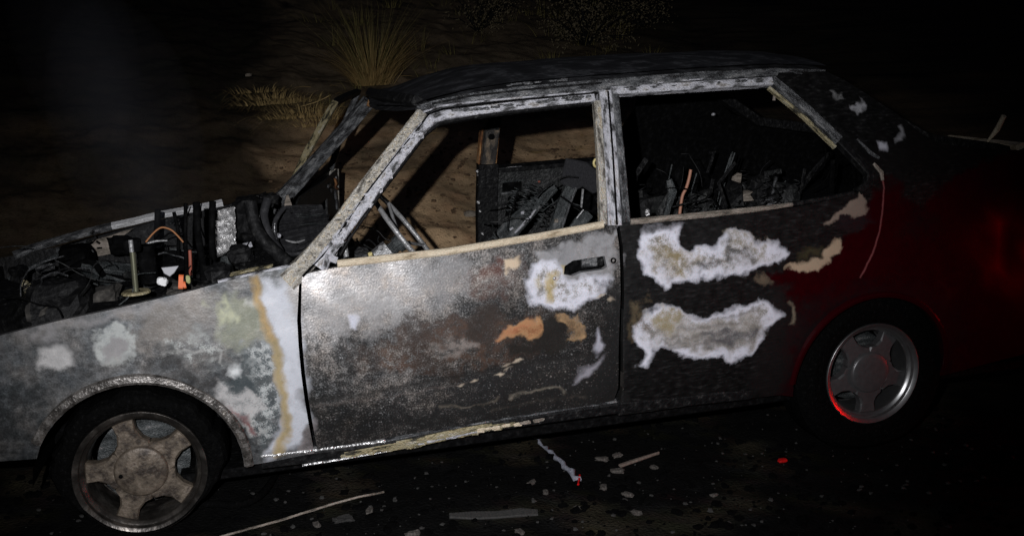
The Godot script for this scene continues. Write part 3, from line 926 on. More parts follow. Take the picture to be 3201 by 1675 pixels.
func make_wheel(car: Node3D, c: Vector3, first: float, burnt: bool, size := 1.0) -> Node3D:
	var w := thing("wheel", c, "", "", "", car)
	var z := Vector3.ZERO
	origin[w] = z   # the parts are made round the hub, so that the wheel can be copied
	var lipm: Material = M.rim_burnt if burnt else M.alloy
	var rim := [Vector2(.150, -.16), Vector2(.168, -.15), Vector2(.178, -.012), Vector2(.1845, -.002), Vector2(.1845, .005), Vector2(.183, .008), Vector2(.1815, .0082), Vector2(.169, .0018), Vector2(.1672, -.001), Vector2(.1662, -.009), Vector2(.164, -.0125), Vector2(.1565, -.016), Vector2(.1535, -.024), Vector2(.150, -.05), Vector2(.146, -.10), Vector2(.150, -.15)]
	rim.reverse()
	var fit := Transform3D(Basis.from_scale(Vector3(size, size, 1)), z)
	commit(Geo.new().lathe(rim, z, 72).move(fit), "rim", lipm, w, "", z)
	var disc := [Vector2(.03, -.11), Vector2(.13, -.11), Vector2(.132, -.125), Vector2(.03, -.13)]
	disc.reverse()
	commit(Geo.new().lathe(disc, z, 40).move(fit), "brake_disc", M.seat_steel, w, "", z)
	for k in 5:
		var g := Geo.new()
		var p := PackedVector2Array([Vector2(.05, -.048), Vector2(.076, -.052), Vector2(.092, -.036), Vector2(.118, -.0275), Vector2(.1535, -.031), Vector2(.1555, 0), Vector2(.1535, .031), Vector2(.118, .0275), Vector2(.092, .036), Vector2(.076, .052), Vector2(.05, .048)])
		g.prism(p, 0.0, -.032, 0.006)
		for i in g.v.size():
			g.v[i].z += -0.014 - 0.11 * maxf(0.0, g.v[i].x - 0.07)
		g.move(fit * Transform3D(Basis(Vector3(0, 0, 1), deg_to_rad(first + 72 * k)), z))
		commit(g, "spoke", M.brown_alloy if burnt else M.alloy_dull, w, "", z)
	var cap := [Vector2(.0, -.002), Vector2(.05, -.003), Vector2(.068, -.006), Vector2(.074, -.010), Vector2(.0755, -.017), Vector2(.0775, -.017), Vector2(.079, -.03)]
	cap.reverse()
	commit(Geo.new().lathe(cap, z, 48).move(fit), "hub_cap", M.brown_alloy if burnt else M.alloy_dull, w, "", z)
	if burnt:
		commit(Geo.new().lathe([Vector2(.006, 0), Vector2(.006, .003), Vector2(0, .004)], Vector3(-.055, -.004, -.004), 10), "bolt", M.soot, w, "", z)
	# the tyre: on the burnt wheel the rubber is gone below, and the rim stands on the ground
	var g := Geo.new()
	var segs := 72
	var rows := []
	for k in segs + 1:
		var a := TAU * k / segs
		var r := 0.286
		var fat := 0.0
		if burnt:
			var low := clampf(-sin(a) * 1.15 + 0.12, 0.0, 1.0)
			r = lerpf(0.242, 0.1835, smoothstep(0.0, 1.0, low)) + (1.0 - low) * (0.005 * sin(a * 9.0) + 0.004 * sin(a * 23.0 + 1.0) + 0.002 * sin(a * 41.0))
		elif sin(a) < -0.9:
			r -= 0.012 * (-sin(a) - 0.9) / 0.1
		var row := []
		var inner := 0.176 * size
		var dr := r - inner
		for q in [[0.0, -.150], [.5, -.17], [.9, -.155], [1.0, -.12], [1.0, -.05], [.95, -.012], [.8, .006], [.5, .014], [.25, .010], [0.02, -.002]]:
			row.append(Vector3(cos(a) * (inner + dr * q[0]), sin(a) * (inner + dr * q[0]), q[1]))
		rows.append(row)
	for k in segs:
		for i in 9:
			var mid := Vector3(cos(TAU * k / segs), sin(TAU * k / segs), 0) * 0.22 + Vector3(0, 0, -.075)
			var qa: Vector3 = rows[k][i]
			var qb: Vector3 = rows[k][i + 1]
			g.quad(qa, rows[k + 1][i], rows[k + 1][i + 1], qb, (qa + qb) / 2 - mid)
	commit(g, "tyre", M.tyre, w, "", z)
	origin[w] = c
	return w


func _ready() -> void:
	# ---- camera, night sky, moonlight, torch
	var eye := Vector3(0.41157, 1.38585, 3.65524)
	var right := Vector3(0.968327, -0.048813, 0.244867)
	var up := Vector3(0.096516, 0.977649, -0.18678)
	var ahead := Vector3(0.230277, -0.204498, -0.951395)
	var cam := Camera3D.new()
	cam.name = "camera"
	cam.transform = Transform3D(Basis(right, up, -ahead), eye)
	cam.fov = 29.363
	cam.near = 0.05
	cam.far = 300
	add_child(cam)
	cam.current = true
	var env := Environment.new()
	env.background_mode = Environment.BG_SKY
	var sky := Sky.new()
	var night := ProceduralSkyMaterial.new()
	night.sky_top_color = Color(.10, .11, .16)
	night.sky_horizon_color = Color(.10, .10, .13)
	night.ground_bottom_color = Color(.05, .05, .06)
	night.ground_horizon_color = Color(.08, .08, .10)
	sky.sky_material = night
	env.sky = sky
	env.background_energy_multiplier = 0.12
	env.tonemap_mode = Environment.TONE_MAPPER_LINEAR
	env.tonemap_exposure = 1.0
	env.sdfgi_enabled = true
	env.ssao_enabled = true
	env.ssil_enabled = true
	env.volumetric_fog_enabled = true
	env.volumetric_fog_density = 0.0
	var we := WorldEnvironment.new()
	we.name = "world_environment"
	we.environment = env
	add_child(we)
	var moon := DirectionalLight3D.new()
	moon.name = "moonlight"
	moon.light_energy = 0.003
	moon.light_color = Color(.8, .85, 1.0)
	moon.light_angular_distance = 0.5
	moon.shadow_enabled = true
	moon.rotation_degrees = Vector3(-60, 150, 0)
	add_child(moon)
	var torch := SpotLight3D.new()
	torch.name = "torch_light"
	torch.position = eye - right * 0.17 + up * 0.10
	torch.light_energy = 9.8
	torch.light_color = Color(.985, .985, 1.0)
	torch.light_size = 0.012
	torch.spot_range = 40
	torch.spot_attenuation = 2.0
	torch.spot_angle = 32.5
	torch.spot_angle_attenuation = 0.9
	torch.shadow_enabled = true
	add_child(torch)
	torch.look_at(Vector3(0.86, 0.86, 0.75))

	dents.seed = 5
	dents.frequency = 3.0
	dents.fractal_octaves = 3
	land.seed = 8
	land.frequency = 1.0
	land.fractal_octaves = 4
	make_materials()
	make_ground()
	make_car()
	make_bank()
	make_litter()
	make_lamp()
	make_smoke()


func make_car() -> void:
	var car := thing("burnt_hatchback", Vector3(1.2, 0.035, 0), "burnt-out red hatchback with scorched bare flank, no glass and no bonnet", "car")
	var arch_f := circle(Vector2(0.005, 0.268), 0.281)
	var arch_r := circle(Vector2(2.33, 0.27), 0.282)
	# ---- near side
	var wing := xy([-.72, .66, -.62, .68, -.44, .70, -.300, .719, -.232, .732, -.131, .748, -.020, .762, .089, .777, .194, .792, .279, .808, .375, .822, .468, .832, .493, .812, .485, .755, .474, .679, .471, .602, .471, .522, .474, .440, .480, .354, .488, .266, .330, .256, .278, .258, -.24, .36, -.60, .37, -.74, .40])
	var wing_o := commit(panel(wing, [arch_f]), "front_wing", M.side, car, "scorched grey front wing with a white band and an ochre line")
	var lip := Geo.new()
	var pts := []
	var ups := []
	for i in 29:
		var a := deg_to_rad(lerpf(-3, 152, i / 28.0))
		var q := Vector2(0.005, 0.268) + Vector2.from_angle(a) * 0.297
		pts.append(surf(q.x, q.y, 1, 0.008))
		ups.append((snormal(q.x, q.y) + Vector3(cos(a), sin(a), 0) * 0.15).normalized())
	lip.bar(pts, ups, 0.03, 0.016, 0.007)
	commit(lip, "arch_lip", M.dark_lip, wing_o)
	var edge := Geo.new().bar([surf(.27, .812, 1, -.004), surf(.375, .826, 1, -.004), surf(.47, .838, 1, -.004)], [Vector3(0, 1, .4)], 0.012, 0.012, 0.003)
	commit(edge, "wing_top_edge", M.ash_white, wing_o)
	var hole := xy([1.266, .733, 1.27, .757, 1.297, .771, 1.398, .776, 1.404, .742, 1.391, .735, 1.323, .733, 1.294, .725])
	var door_shape := xy([.499, .806, .56, .815, .593, .818, .919, .823, 1.2, .843, 1.441, .866, 1.446, .8, 1.443, .655, 1.436, .544, 1.432, .459, 1.432, .35, 1.42, .308, 1.343, .303, 1.113, .300, .89, .293, .674, .282, .498, .276, .491, .354, .485, .440, .482, .522, .482, .602, .485, .679, .493, .755])
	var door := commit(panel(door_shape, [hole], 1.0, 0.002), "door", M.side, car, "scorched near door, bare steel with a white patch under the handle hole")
	commit(strip([.545, .825, .596, .884, .66, .955, .712, 1.008, .80, 1.098, .875, 1.172, .925, 1.212, .965, 1.222, 1.05, 1.2265, 1.18, 1.2345, 1.44, 1.2445], [.036, .034, .033, .033, .033, .033, .031, .028, .027, .027, .026], 0.03, 0.006), "window_frame", M.ash_white, door)
	commit(strip([1.449, 1.232, 1.439, 1.15, 1.427, 1.062, 1.404, .872], 0.023, 0.028, 0.0), "window_frame", M.ash_metal, door)
	commit(strip([.60, .829, .919, .834, 1.2, .8535, 1.40, .8715], 0.021, 0.03, 0.009, 1.0, 0.005), "belt_strip", M.cream, door, "cream ash strip along the foot of the near door window")
	commit(strip([.563, .82, .575, .85, .60, .84], 0.02, 0.01, 0.012), "mirror_bracket", M.ash_white, door)
	commit(Geo.new().tube([surf(.632, .835, 1, -.06), surf(.628, .90, 1, -.06)], 0.008), "window_channel", M.pale_steel, door)
	commit(Geo.new().tube([surf(.60, .845, 1, -.05), surf(.618, .885, 1, -.055)], 0.005), "window_channel", M.pale_steel, door)
	commit(strip([.61, .852, .64, .895, .742, 1.011, .90, 1.170, .945, 1.1975, 1.05, 1.2085, 1.18, 1.217, 1.425, 1.228], .008, .02, .001), "window_seal", M.char, door)
	var cup := Geo.new()
	cup.box(surf(1.335, .75, 1, -.05), Vector3(.16, .07, .004))
	commit(cup, "handle_recess", M.soot, door)
	commit(Geo.new().box(surf(1.36, .757, 1, -.022), Vector3(.058, .032, .012), Basis(Vector3(0, 0, 1), .03)), "latch_plate", M.ash_grey, door)
	commit(Geo.new().box(surf(1.387, .757, 1, -.012), Vector3(.016, .026, .012)), "latch_lever", M.char, door)
	commit(Geo.new().lathe([Vector2(.009, 0), Vector2(.009, .003), Vector2(.005, .003), Vector2(.004, -.01)], surf(1.424, .76, 1, 0.003), 14), "lock_button", M.soot, door)
	commit(Geo.new().lathe([Vector2(.006, 0), Vector2(.004, .003), Vector2(0, .004)], surf(1.236, .724, 1, 0.003), 10), "screw", M.pale_steel, door)
	var quarter := xy([1.452, .868, 1.6, .864, 1.9, .864, 2.03, .868, 2.18, .882, 2.268, .9, 2.30, .925, 2.318, .96, 2.24, 1.066, 2.152, 1.168, 2.065, 1.255, 2.08, 1.285, 2.25, 1.28, 2.31, 1.25, 2.38, 1.2, 2.47, 1.131, 2.53, 1.07, 2.60, 1.03, 2.72, 1.005, 2.9, .985, 3.06, .965, 3.09, .8, 3.09, .45, 3.02, .27, 2.6, .23, 2.06, .23, 2.0, .245, 1.75, .25, 1.44, .25, 1.447, .35, 1.447, .5, 1.455, .655, 1.458, .8])
	var quarter_o := commit(panel(quarter, [arch_r]), "quarter_panel", M.side, car, "rear quarter panel, black char with two white ash patches before surviving red paint")
	pts = []
	ups = []
	for i in 29:
		var a := deg_to_rad(lerpf(-2, 178, i / 28.0))
		var q := Vector2(2.33, 0.27) + Vector2.from_angle(a) * 0.293
		pts.append(surf(q.x, q.y, 1, 0.011))
		ups.append((snormal(q.x, q.y) + Vector3(cos(a), sin(a), 0) * 0.4).normalized())
	var redp := StandardMaterial3D.new()
	redp.resource_name = "red_paint"
	redp.albedo_color = Color(.025, .0007, .002).linear_to_srgb()
	redp.roughness = 0.13
	commit(Geo.new().bar(pts, ups, 0.022, 0.018, 0.008), "arch_lip", redp, quarter_o)
	commit(strip([1.51, 1.262, 1.502, 1.18, 1.494, 1.096, 1.477, .872], 0.022, 0.03, 0.006), "window_frame", M.ash_grey, quarter_o)
	commit(strip([1.50, 1.2615, 1.65, 1.262, 1.797, 1.262, 2.05, 1.2625], 0.027, 0.03, 0.008), "window_frame", M.ash_white, quarter_o)
	commit(strip([2.052, 1.268, 2.10, 1.222, 2.152, 1.168, 2.24, 1.066], 0.03, 0.03, 0.007), "window_frame", M.ash_grey, quarter_o)
	commit(strip([2.24, 1.0655, 2.29, 1.0, 2.322, .958, 2.312, .925, 2.27, .903], 0.026, 0.03, 0.0065), "window_frame", M.char, quarter_o)
	commit(strip([2.040, 1.243, 2.138, 1.146, 2.225, 1.043], 0.010, 0.02, -0.004), "window_seal", M.ash_yellow, quarter_o)
	commit(strip([1.487, .872, 1.766, .873, 1.9, .8755, 2.03, .880], [.018, .018, .016, .012], 0.03, 0.009, 1.0, 0.005), "belt_strip", M.cream_dim, quarter_o)
	commit(strip([2.03, .8803, 2.15, .888, 2.25, .9], 0.014, 0.03, 0.006), "belt_strip", M.char, quarter_o)
	commit(strip([2.30, 1.065, 2.335, 1.02, 2.362, 1.0], [.006, .012, .010], 0.01, 0.01), "trim_strip", M.ash_grey, quarter_o)
	commit(strip([2.34, .985, 2.362, .955, 2.36, .93], [.01, .014, .01], 0.01, 0.006), "trim_strip", M.cream_dim, quarter_o)
	commit(Geo.new().tube([Vector3(2.083, 1.25, .55), Vector3(2.084, 1.215, .55), Vector3(2.082, 1.194, .55)], 0.005), "hanging_clip", M.cream_dim, quarter_o)
	# pillars and roof
	commit(strip([.455, .79, .50, .825, .537, .861, .614, .941, .688, 1.022, .815, 1.148, .90, 1.232], [.06, .055, .05, .04, .038, .037, .036], 0.05, 0.0), "windscreen_pillar", M.ash_metal, car, "near windscreen pillar burnt to pale ash")
	commit(strip([1.483, 1.262, 1.472, 1.17, 1.461, 1.08, 1.439, .865], 0.043, 0.06, 0.002), "centre_pillar", M.ash_white, car, "near centre pillar crusted with white ash")
	for q in [[[.50, .83, .614, .941, .815, 1.148, .88, 1.21], .03, M.ash_metal, 21], [[.60, .885, .712, 1.004, .875, 1.168], .026, M.ash_white, 22], [[1.0, 1.224, 1.18, 1.2335, 1.42, 1.243], .018, M.ash_grey, 23], [[1.52, 1.2615, 1.8, 1.262, 2.03, 1.262], .018, M.ash_grey, 25]]:
		commit(crust(q[0], q[1], .0065, q[3]), "scale_flakes", q[2], car).set_meta("kind", "stuff")
	commit(strip([1.4875, 1.26, 1.4765, 1.17, 1.4655, 1.08, 1.4435, .868], 0.006, 0.01, 0.006), "pillar_seam", M.soot, car)
	commit(strip([.885, 1.243, .93, 1.2525, 1.05, 1.266, 1.2, 1.2745, 1.47, 1.282, 1.8, 1.2905, 2.07, 1.290, 2.25, 1.278], [.016, .022, .03, .034, .034, .03, .026, .02], 0.05, 0.001), "roof_rail", M.ash_grey, car)
	commit(strip([.50, .803, .563, .858, .631, .934, .692, 1.005, .80, 1.114, .886, 1.193, .915, 1.2235, .96, 1.2365, 1.162, 1.2485, 1.45, 1.2565], .007, .006, .0075), "door_seam", M.soot, car)
	commit(strip([.90, 1.2325, .95, 1.2465, 1.05, 1.2525, 1.2, 1.2575, 1.47, 1.2635], 0.006, 0.01, 0.012), "drip_moulding", M.ash_white, car)
	commit(strip([.93, 1.255, 1.05, 1.271, 1.2, 1.279, 1.47, 1.287], 0.005, 0.01, 0.010), "drip_moulding", M.char, car)
	commit(crust([1.17, 1.293, 1.25, 1.298, 1.36, 1.3], .008, .004, 11), "ash_scab", M.ash_grey, car).set_meta("kind", "stuff")
	commit(crust([1.66, 1.277, 1.8, 1.279], .005, .006, 12), "ash_scab", M.ash_white, car).set_meta("kind", "stuff")
	for s in [-1.0]:
		commit(strip([.44, .80, .50, .845, .56, .905, .654, 1.005, .80, 1.155, .872, 1.236], [.07, .062, .058, .05, .05, .05], 0.04, 0.0, s), "windscreen_pillar", M.ash_grey, car, "far windscreen pillar of dull grey steel")
		commit(strip([1.41, 1.262, 1.392, 1.092], 0.058, 0.04, -.03, s), "centre_pillar", M.scorched, car, "far centre pillar with an orange edge")  # darker upper length puts the roof's shadow into the pillar's colour
		commit(strip([1.3915, 1.088, 1.380, .93], 0.062, 0.04, -.03, s), "centre_pillar", M.far_pillar, car)
		commit(strip([1.3465, 1.088, 1.338, .93], 0.008, 0.042, -.026, s), "pillar_edge", M.orange_rust, car, "orange front edge of the far centre pillar")
		commit(strip([1.423, 1.088, 1.416, .91], 0.006, 0.03, -.026, s), "pillar_edge", M.orange_rust, car)
		commit(strip([1.355, 1.081, 1.421, 1.081], 0.012, 0.012, -.022, s), "pillar_bracket", M.orange_rust, car)
		commit(Geo.new().tube([Vector3(1.385, 1.045, -.64), Vector3(1.386, 1.046, -.62)], 0.014, 12), "belt_anchor", M.soot, car)
		commit(strip([1.378, .928, 1.368, .74, 1.355, .45, 1.35, .22], 0.09, 0.05, -.035, s), "centre_pillar", M.char, car)
		commit(strip([.885, 1.243, .93, 1.2525, 1.05, 1.266, 1.2, 1.2745, 1.47, 1.282, 1.8, 1.2905, 2.07, 1.290, 2.25, 1.278], 0.05, 0.05, 0.001, s), "roof_rail", M.char, car)
	for q in [[1.330, .895, .007], [1.333, .878, .006], [1.334, .835, .007], [1.325, .76, .007], [1.33, .72, .005], [1.335, .62, .006]]:
		commit(Geo.new().tube([Vector3(q[0], q[1], -.70), Vector3(q[0] + .002, q[1], -.685)], q[2], 8), "hinge_bolt", M.foil, car)
	commit(strip([1.396, .80, 1.405, .775, 1.39, .766], 0.012, 0.01, -.025, -1.0), "yellow_clip", M.yellow_metal, car)
	commit(strip([1.386, .71, 1.383, .655], 0.012, 0.01, -.025, -1.0), "yellow_clip", M.ash_yellow, car)
	commit(strip([1.408, .75, 1.403, .715], 0.012, 0.01, -.02, -1.0), "bright_clip", M.ash_white, car)
	var roof := Geo.new()
	var nx := 44
	var nz := 24
	var rp := []
	for i in nx + 1:
		var row := []
		for k in nz + 1:
			var w := lerpf(-1, 1, float(k) / nz)
			var x := lerpf(0.885 - 0.06 * (1 - w * w), 2.26 + 0.06 * (1 - w * w), float(i) / nx)
			var e := edge_y(x)
			var zz := side(clampf(x, .9, 2.25), e) - 0.008
			var y := e + 0.012 + 0.05 * (1 - pow(absf(w), 2.4)) * smoothstep(0.82, 1.15, x) + 0.006 * dents.get_noise_2d(x * 0.7, w) * (1 - w * w)
			row.append(Vector3(x, y, w * zz))
		rp.append(row)
	for i in nx:
		for k in nz:
			var ns := []
			for q in [[i, k], [i + 1, k], [i + 1, k + 1], [i, k + 1]]:
				var a: Vector3 = rp[mini(q[0] + 1, nx)][q[1]] - rp[maxi(q[0] - 1, 0)][q[1]]
				var b: Vector3 = rp[q[0]][mini(q[1] + 1, nz)] - rp[q[0]][maxi(q[1] - 1, 0)]
				ns.append(b.cross(a).normalized())
			roof.squad(rp[i][k], rp[i + 1][k], rp[i + 1][k + 1], rp[i][k + 1], ns[0], ns[1], ns[2], ns[3])
			var dn := Vector3(0, -.018, 0)
			roof.squad(rp[i][k] + dn, rp[i + 1][k] + dn, rp[i + 1][k + 1] + dn, rp[i][k + 1] + dn, -ns[0], -ns[1], -ns[2], -ns[3])
	commit(roof, "roof", M.roof_char, car, "soot-black burnt roof")
	var head := []
	for k in 13:
		var w := lerpf(-1, 1, k / 12.0)
		head.append(Vector3(.892 - .06 * (1 - w * w), 1.243 + 0.012 * (1 - w * w), w * .56))
	commit(Geo.new().bar(head, [Vector3(-.5, -.8, 0)], 0.05, 0.03, 0.004), "windscreen_header", M.char, car)
	commit(Geo.new().bar([Vector3(.868, 1.232, -.57), Vector3(.892, 1.226, -.50)], [Vector3(-.3, .2, 1)], 0.05, 0.02), "pillar_bracket", M.orange_rust, car)
	# sills
	for s in [1.0, -1.0]:
		if s > 0:
			var sill := strip([.335, .252, .5, .2495, .594, .2485, .781, .2525, 1.0, .2685, 1.2, .274, 1.46, .276, 1.9, .26], [.05, .05, .046, .042, .042, .046, .05, .05], 0.12, 0.002, s, 0.01)
			var so := commit(sill, "sill", M.char, car, "blackened near sill with yellow crust")
			commit(strip([.335, .278, .5, .2745, .70, .2725], 0.009, 0.02, 0.006, s), "sill_edge", M.foil, so)
			commit(strip([.70, .2726, 1.0, .2915, 1.43, .3015], 0.007, 0.02, 0.006, s), "sill_edge", M.ash_grey, so)
			commit(crust([.395, .2495, .425, .2495], .036, .005, 1), "crust", M.ash_yellow, so).set_meta("kind", "stuff")
			commit(strip([.575, .2465, .70, .248, .781, .251, .90, .261, 1.0, .2685, 1.1, .2725], [.022, .034, .033, .034, .030, .022], 0.03, 0.0045, s, 0.006), "crust", M.ash_yellow, so, "yellow-white crust on the near sill")
			commit(crust([.575, .246, .70, .2475, .781, .2505, .90, .2605, 1.0, .268, 1.1, .272], .022, .0045, 2), "crust", M.ash_yellow, so).set_meta("kind", "stuff")
			commit(crust([.98, .269, 1.06, .2735, 1.11, .2745], .016, .011, 3), "crust", M.cream, so).set_meta("kind", "stuff")
			commit(crust([.80, .249, .88, .2565, .97, .2635], .006, .011, 4), "crust", M.ash_white, so).set_meta("kind", "stuff")
			commit(crust([1.12, .2745, 1.18, .276], .010, .010, 5), "crust", M.cream_dim, so).set_meta("kind", "stuff")
			commit(strip([.45, .2275, .56, .2305, .70, .237], 0.007, 0.01, 0.006, s), "sill_edge", M.foil, so)
		else:
			commit(strip([.335, .252, 1.0, .265, 1.9, .26], .07, 0.12, 0.002, s, 0.01), "sill", M.char, car)
	# ---- far side
	var farwing := panel(xy([-.72, .66, -.44, .70, -.300, .735, -.131, .765, .089, .800, .279, .83, .45, .845, .49, .80, .474, .6, .488, .266, .330, .256, .2, .2, -.3, .2, -.34, .39, -.74, .40]), [arch_f], -1.0)
	var fw := commit(farwing, "front_wing", M.char, car, "far front wing")
	commit(Geo.new().bar([Vector3(-.56, .715, -.66), Vector3(-.489, .737, -.68), Vector3(-.289, .777, -.70), Vector3(-.19, .793, -.70)], [Vector3(0, 1, .5)], .035, .02), "wing_top_edge", M.ash_grey, fw)
	commit(Geo.new().bar([Vector3(-.19, .7945, -.70), Vector3(-.112, .805, -.70), Vector3(-.02, .821, -.70), Vector3(.10, .834, -.705)], [Vector3(0, 1, .5)], .03, .02), "wing_top_edge", M.bright_ash, fw, "white ash along the far wing's top edge")
	commit(Geo.new().bar([Vector3(.10, .8345, -.705), Vector3(.18, .843, -.705), Vector3(.25, .852, -.71)], [Vector3(0, 1, .5)], .03, .02), "wing_top_edge", M.bright_ash, fw)
	var inner := Geo.new()
	inner.quad(Vector3(-.62, .70, -.665), Vector3(.4, .82, -.67), Vector3(.4, .35, -.60), Vector3(-.62, .35, -.60), Vector3(0, .1, 1))
	commit(inner, "inner_wing", M.char, fw)
	var creamp := xy([-.285, .735, -.19, .755, -.155, .765, -.10, .776, -.15, .745, -.165, .72, -.185, .68, -.275, .672])
	var cp := Geo.new().prism(creamp, -.655, -.662, .003)
	commit(cp, "inner_wing_plate", M.cream_dim, fw, "pale scorched plate on the inner far wing")
	commit(Geo.new().bar([Vector3(-.40, .713, -.65), Vector3(-.36, .70, -.65), Vector3(-.31, .73, -.65), Vector3(-.285, .735, -.65)], [Vector3(0, 0, 1)], .02, .006), "inner_wing_plate", M.ash_grey, fw)
	commit(Geo.new().box(Vector3(-.24, .732, -.65), Vector3(.018, .008, .006), Basis(Vector3(0, 0, 1), -.7)), "slot", M.soot, fw)
	commit(Geo.new().box(Vector3(-.238, .709, -.65), Vector3(.02, .007, .006)), "slot", M.soot, fw)
	# open far door, swung forward on its front hinges
	var turn := deg_to_rad(74)
	var hinge := Vector3(.50, 0, -.77)
	var swing := Transform3D(Basis(Vector3.UP, turn), hinge) * Transform3D(Basis(), -hinge)
	var fd := thing("far_door", hinge + Vector3(0, .3, 0), "far door standing open, its charred inner face showing", "", "", car)
	var fshape := xy([.499, .806, .593, .83, .919, .835, 1.2, .845, 1.42, .86, 1.43, .655, 1.42, .459, 1.41, .35, 1.40, .308, 1.113, .300, .674, .282, .498, .276, .48, .522, .493, .755])
	commit(panel(fshape, [], -1.0, 0.0).move(swing), "outer_panel", M.char, fd)
	var inner_shape := xy([.52, .80, .60, .826, .92, .831, 1.2, .84, 1.405, .855, 1.415, .655, 1.40, .459, 1.39, .33, 1.1, .315, .53, .30])
	commit(panel(inner_shape, [xy([.7, .72, 1.15, .74, 1.15, .62, .7, .60]), xy([.8, .5, 1.2, .5, 1.15, .38, .8, .38])], -1.0, -.05, 0.004, -.01).move(swing), "inner_panel", M.scorched, fd)
	commit(strip([.545, .825, .596, .884, .712, 1.008, .875, 1.172, .925, 1.212], 0.034, 0.03, 0.0, -1.0).move(swing), "window_frame", M.ash_yellow, fd, "pale front leg of the open far door's window frame")
	commit(strip([.925, 1.213, .98, 1.222, 1.18, 1.2345, 1.44, 1.2445], 0.027, 0.03, 0.0, -1.0).move(swing), "window_frame", M.char, fd)
	commit(strip([1.449, 1.24, 1.427, 1.062, 1.404, .86], 0.03, 0.03, 0.0, -1.0).move(swing), "window_frame", M.ash_grey, fd)
	commit(strip([1.418, .858, 1.424, .655, 1.412, .459, 1.40, .33], 0.016, 0.05, -.003, -1.0).move(swing), "shut_face", M.ash_metal, fd)
	for q in [[1.36, .80, .035, .05], [1.33, .74, .03, .06], [1.25, .77, .06, .02], [1.36, .68, .03, .05], [1.18, .80, .07, .016], [1.3, .55, .03, .1]]:
		var bp := surf(q[0], q[1], -1, -.056)
		commit(Geo.new().box(bp, Vector3(q[2], q[3], .01)).move(swing), "latch_part", M.ash_grey, fd)
	commit(Geo.new().tube([swing * surf(1.24, .825, -1, -.07), swing * surf(1.25, .80, -1, -.075), swing * surf(1.24, .785, -1, -.07), swing * surf(1.28, .77, -1, -.075)], 0.007), "melted_cable", M.orange_rust, fd)
	# far quarter
	var fq := panel(xy([1.40, .905, 1.9, .905, 1.96, .93, 1.98, 1.0, 2.05, 1.12, 2.065, 1.255, 2.08, 1.285, 2.25, 1.28, 2.38, 1.2, 2.53, 1.07, 2.72, 1.005, 3.06, .965, 3.09, .45, 3.02, .27, 2.6, .23, 1.40, .25]), [arch_r], -1.0)
	var fqo := commit(fq, "quarter_panel", M.soot, car, "far quarter panel")
	var lining := panel(xy([1.40, .9, 1.75, .9, 1.80, .8, 1.77, .6, 1.80, .3, 1.40, .3]), [xy([1.444, .833, 1.534, .833, 1.532, .792, 1.442, .792]), xy([1.47, .77, 1.62, .775, 1.63, .70, 1.45, .68])], -1.0, -.06, 0.01, -.02)
	commit(lining, "inner_panel", M.scorched, fqo, "charred inner side panel with a rectangular hole")
	commit(strip([1.437, .838, 1.54, .839], 0.008, .01, -.055, -1.0), "panel_rib", M.seat_steel, fqo)
	commit(strip([1.435, .785, 1.57, .792], 0.008, .01, -.055, -1.0), "panel_rib", M.ash_grey, fqo)
	commit(strip([1.40, .90, 1.7, .905, 1.95, .903], .02, .06, -.005, -1.0), "belt_edge", M.char, fqo)
	commit(strip([1.422, .893, 1.48, .897, 1.535, .899], [.006, .012, .006], .01, -.05, -1.0), "pale_scrap", M.ash_white, fqo)
	commit(strip([1.607, .826, 1.665, .833], .012, .01, -.05, -1.0), "rust_scrap", M.hose_red, fqo)
	# ---- floor, bulkhead, tail
	var floor_g := Geo.new()
	floor_g.box(Vector3(1.55, .21, 0), Vector3(2.9, .03, 1.36))
	commit(floor_g, "floor_pan", M.soot, car)
	var fire := Geo.new()
	fire.box(Vector3(.40, .50, 0), Vector3(.02, .56, 1.36))
	commit(fire, "bulkhead", M.char, car)
	commit(Geo.new().box(Vector3(-.62, .50, 0), Vector3(.06, .36, 1.2)), "front_panel", M.char, car)
	for s in [1.0, -1.0]:
		for q in [[0.005, .268, 3, 177], [2.33, .27, 0, 180]]:
			var well := Geo.new()
			var prev = null
			for i in 19:
				var a := deg_to_rad(lerpf(q[2], q[3], i / 18.0))
				var p := Vector3(q[0] + cos(a) * .285, q[1] + sin(a) * .285, s * .76)
				if prev != null:
					well.quad(prev, p, p - Vector3(0, 0, s * .34), prev - Vector3(0, 0, s * .34), Vector3(q[0], q[1], 0) - Vector3(p.x, p.y, 0))
				prev = p
			for i in 18:
				var a := deg_to_rad(lerpf(q[2], q[3], i / 18.0))
				var b := deg_to_rad(lerpf(q[2], q[3], (i + 1) / 18.0))
				well.flat(Vector3(q[0], q[1] - .1, s * .42), Vector3(q[0] + cos(a) * .285, q[1] + sin(a) * .285, s * .42), Vector3(q[0] + cos(b) * .285, q[1] + sin(b) * .285, s * .42), Vector3(0, 0, s))
			commit(well, "wheel_well", M.soot, car)
	var cowl := Geo.new()
	cowl.box(Vector3(.42, .775, 0), Vector3(.16, .02, 1.34))
	commit(cowl, "cowl", M.char, car)
	commit(Geo.new().bar([Vector3(.30, .81, -.68), Vector3(.36, .865, -.70), Vector3(.45, .868, -.70)], [Vector3(0, 1, 0)], .06, .05), "cowl_corner", M.char, car)
	var tail := Geo.new()
	tail.quad(Vector3(2.27, 1.275, -.53), Vector3(2.27, 1.275, .53), Vector3(2.60, 1.03, .66), Vector3(2.60, 1.03, -.66), Vector3(.6, .8, 0))
	var hatch := thing("tailgate", Vector3(2.8, 1.0, 0), "", "", "", car)
	var frame := Geo.new().bar([Vector3(2.26, 1.285, .52), Vector3(2.62, 1.055, .60), Vector3(2.98, .985, .60), Vector3(2.985, .985, -.60), Vector3(2.62, 1.055, -.60), Vector3(2.26, 1.285, -.52)], [Vector3(.3, 1, 0)], .06, .04)
	commit(frame, "hatch_frame", M.char, hatch)
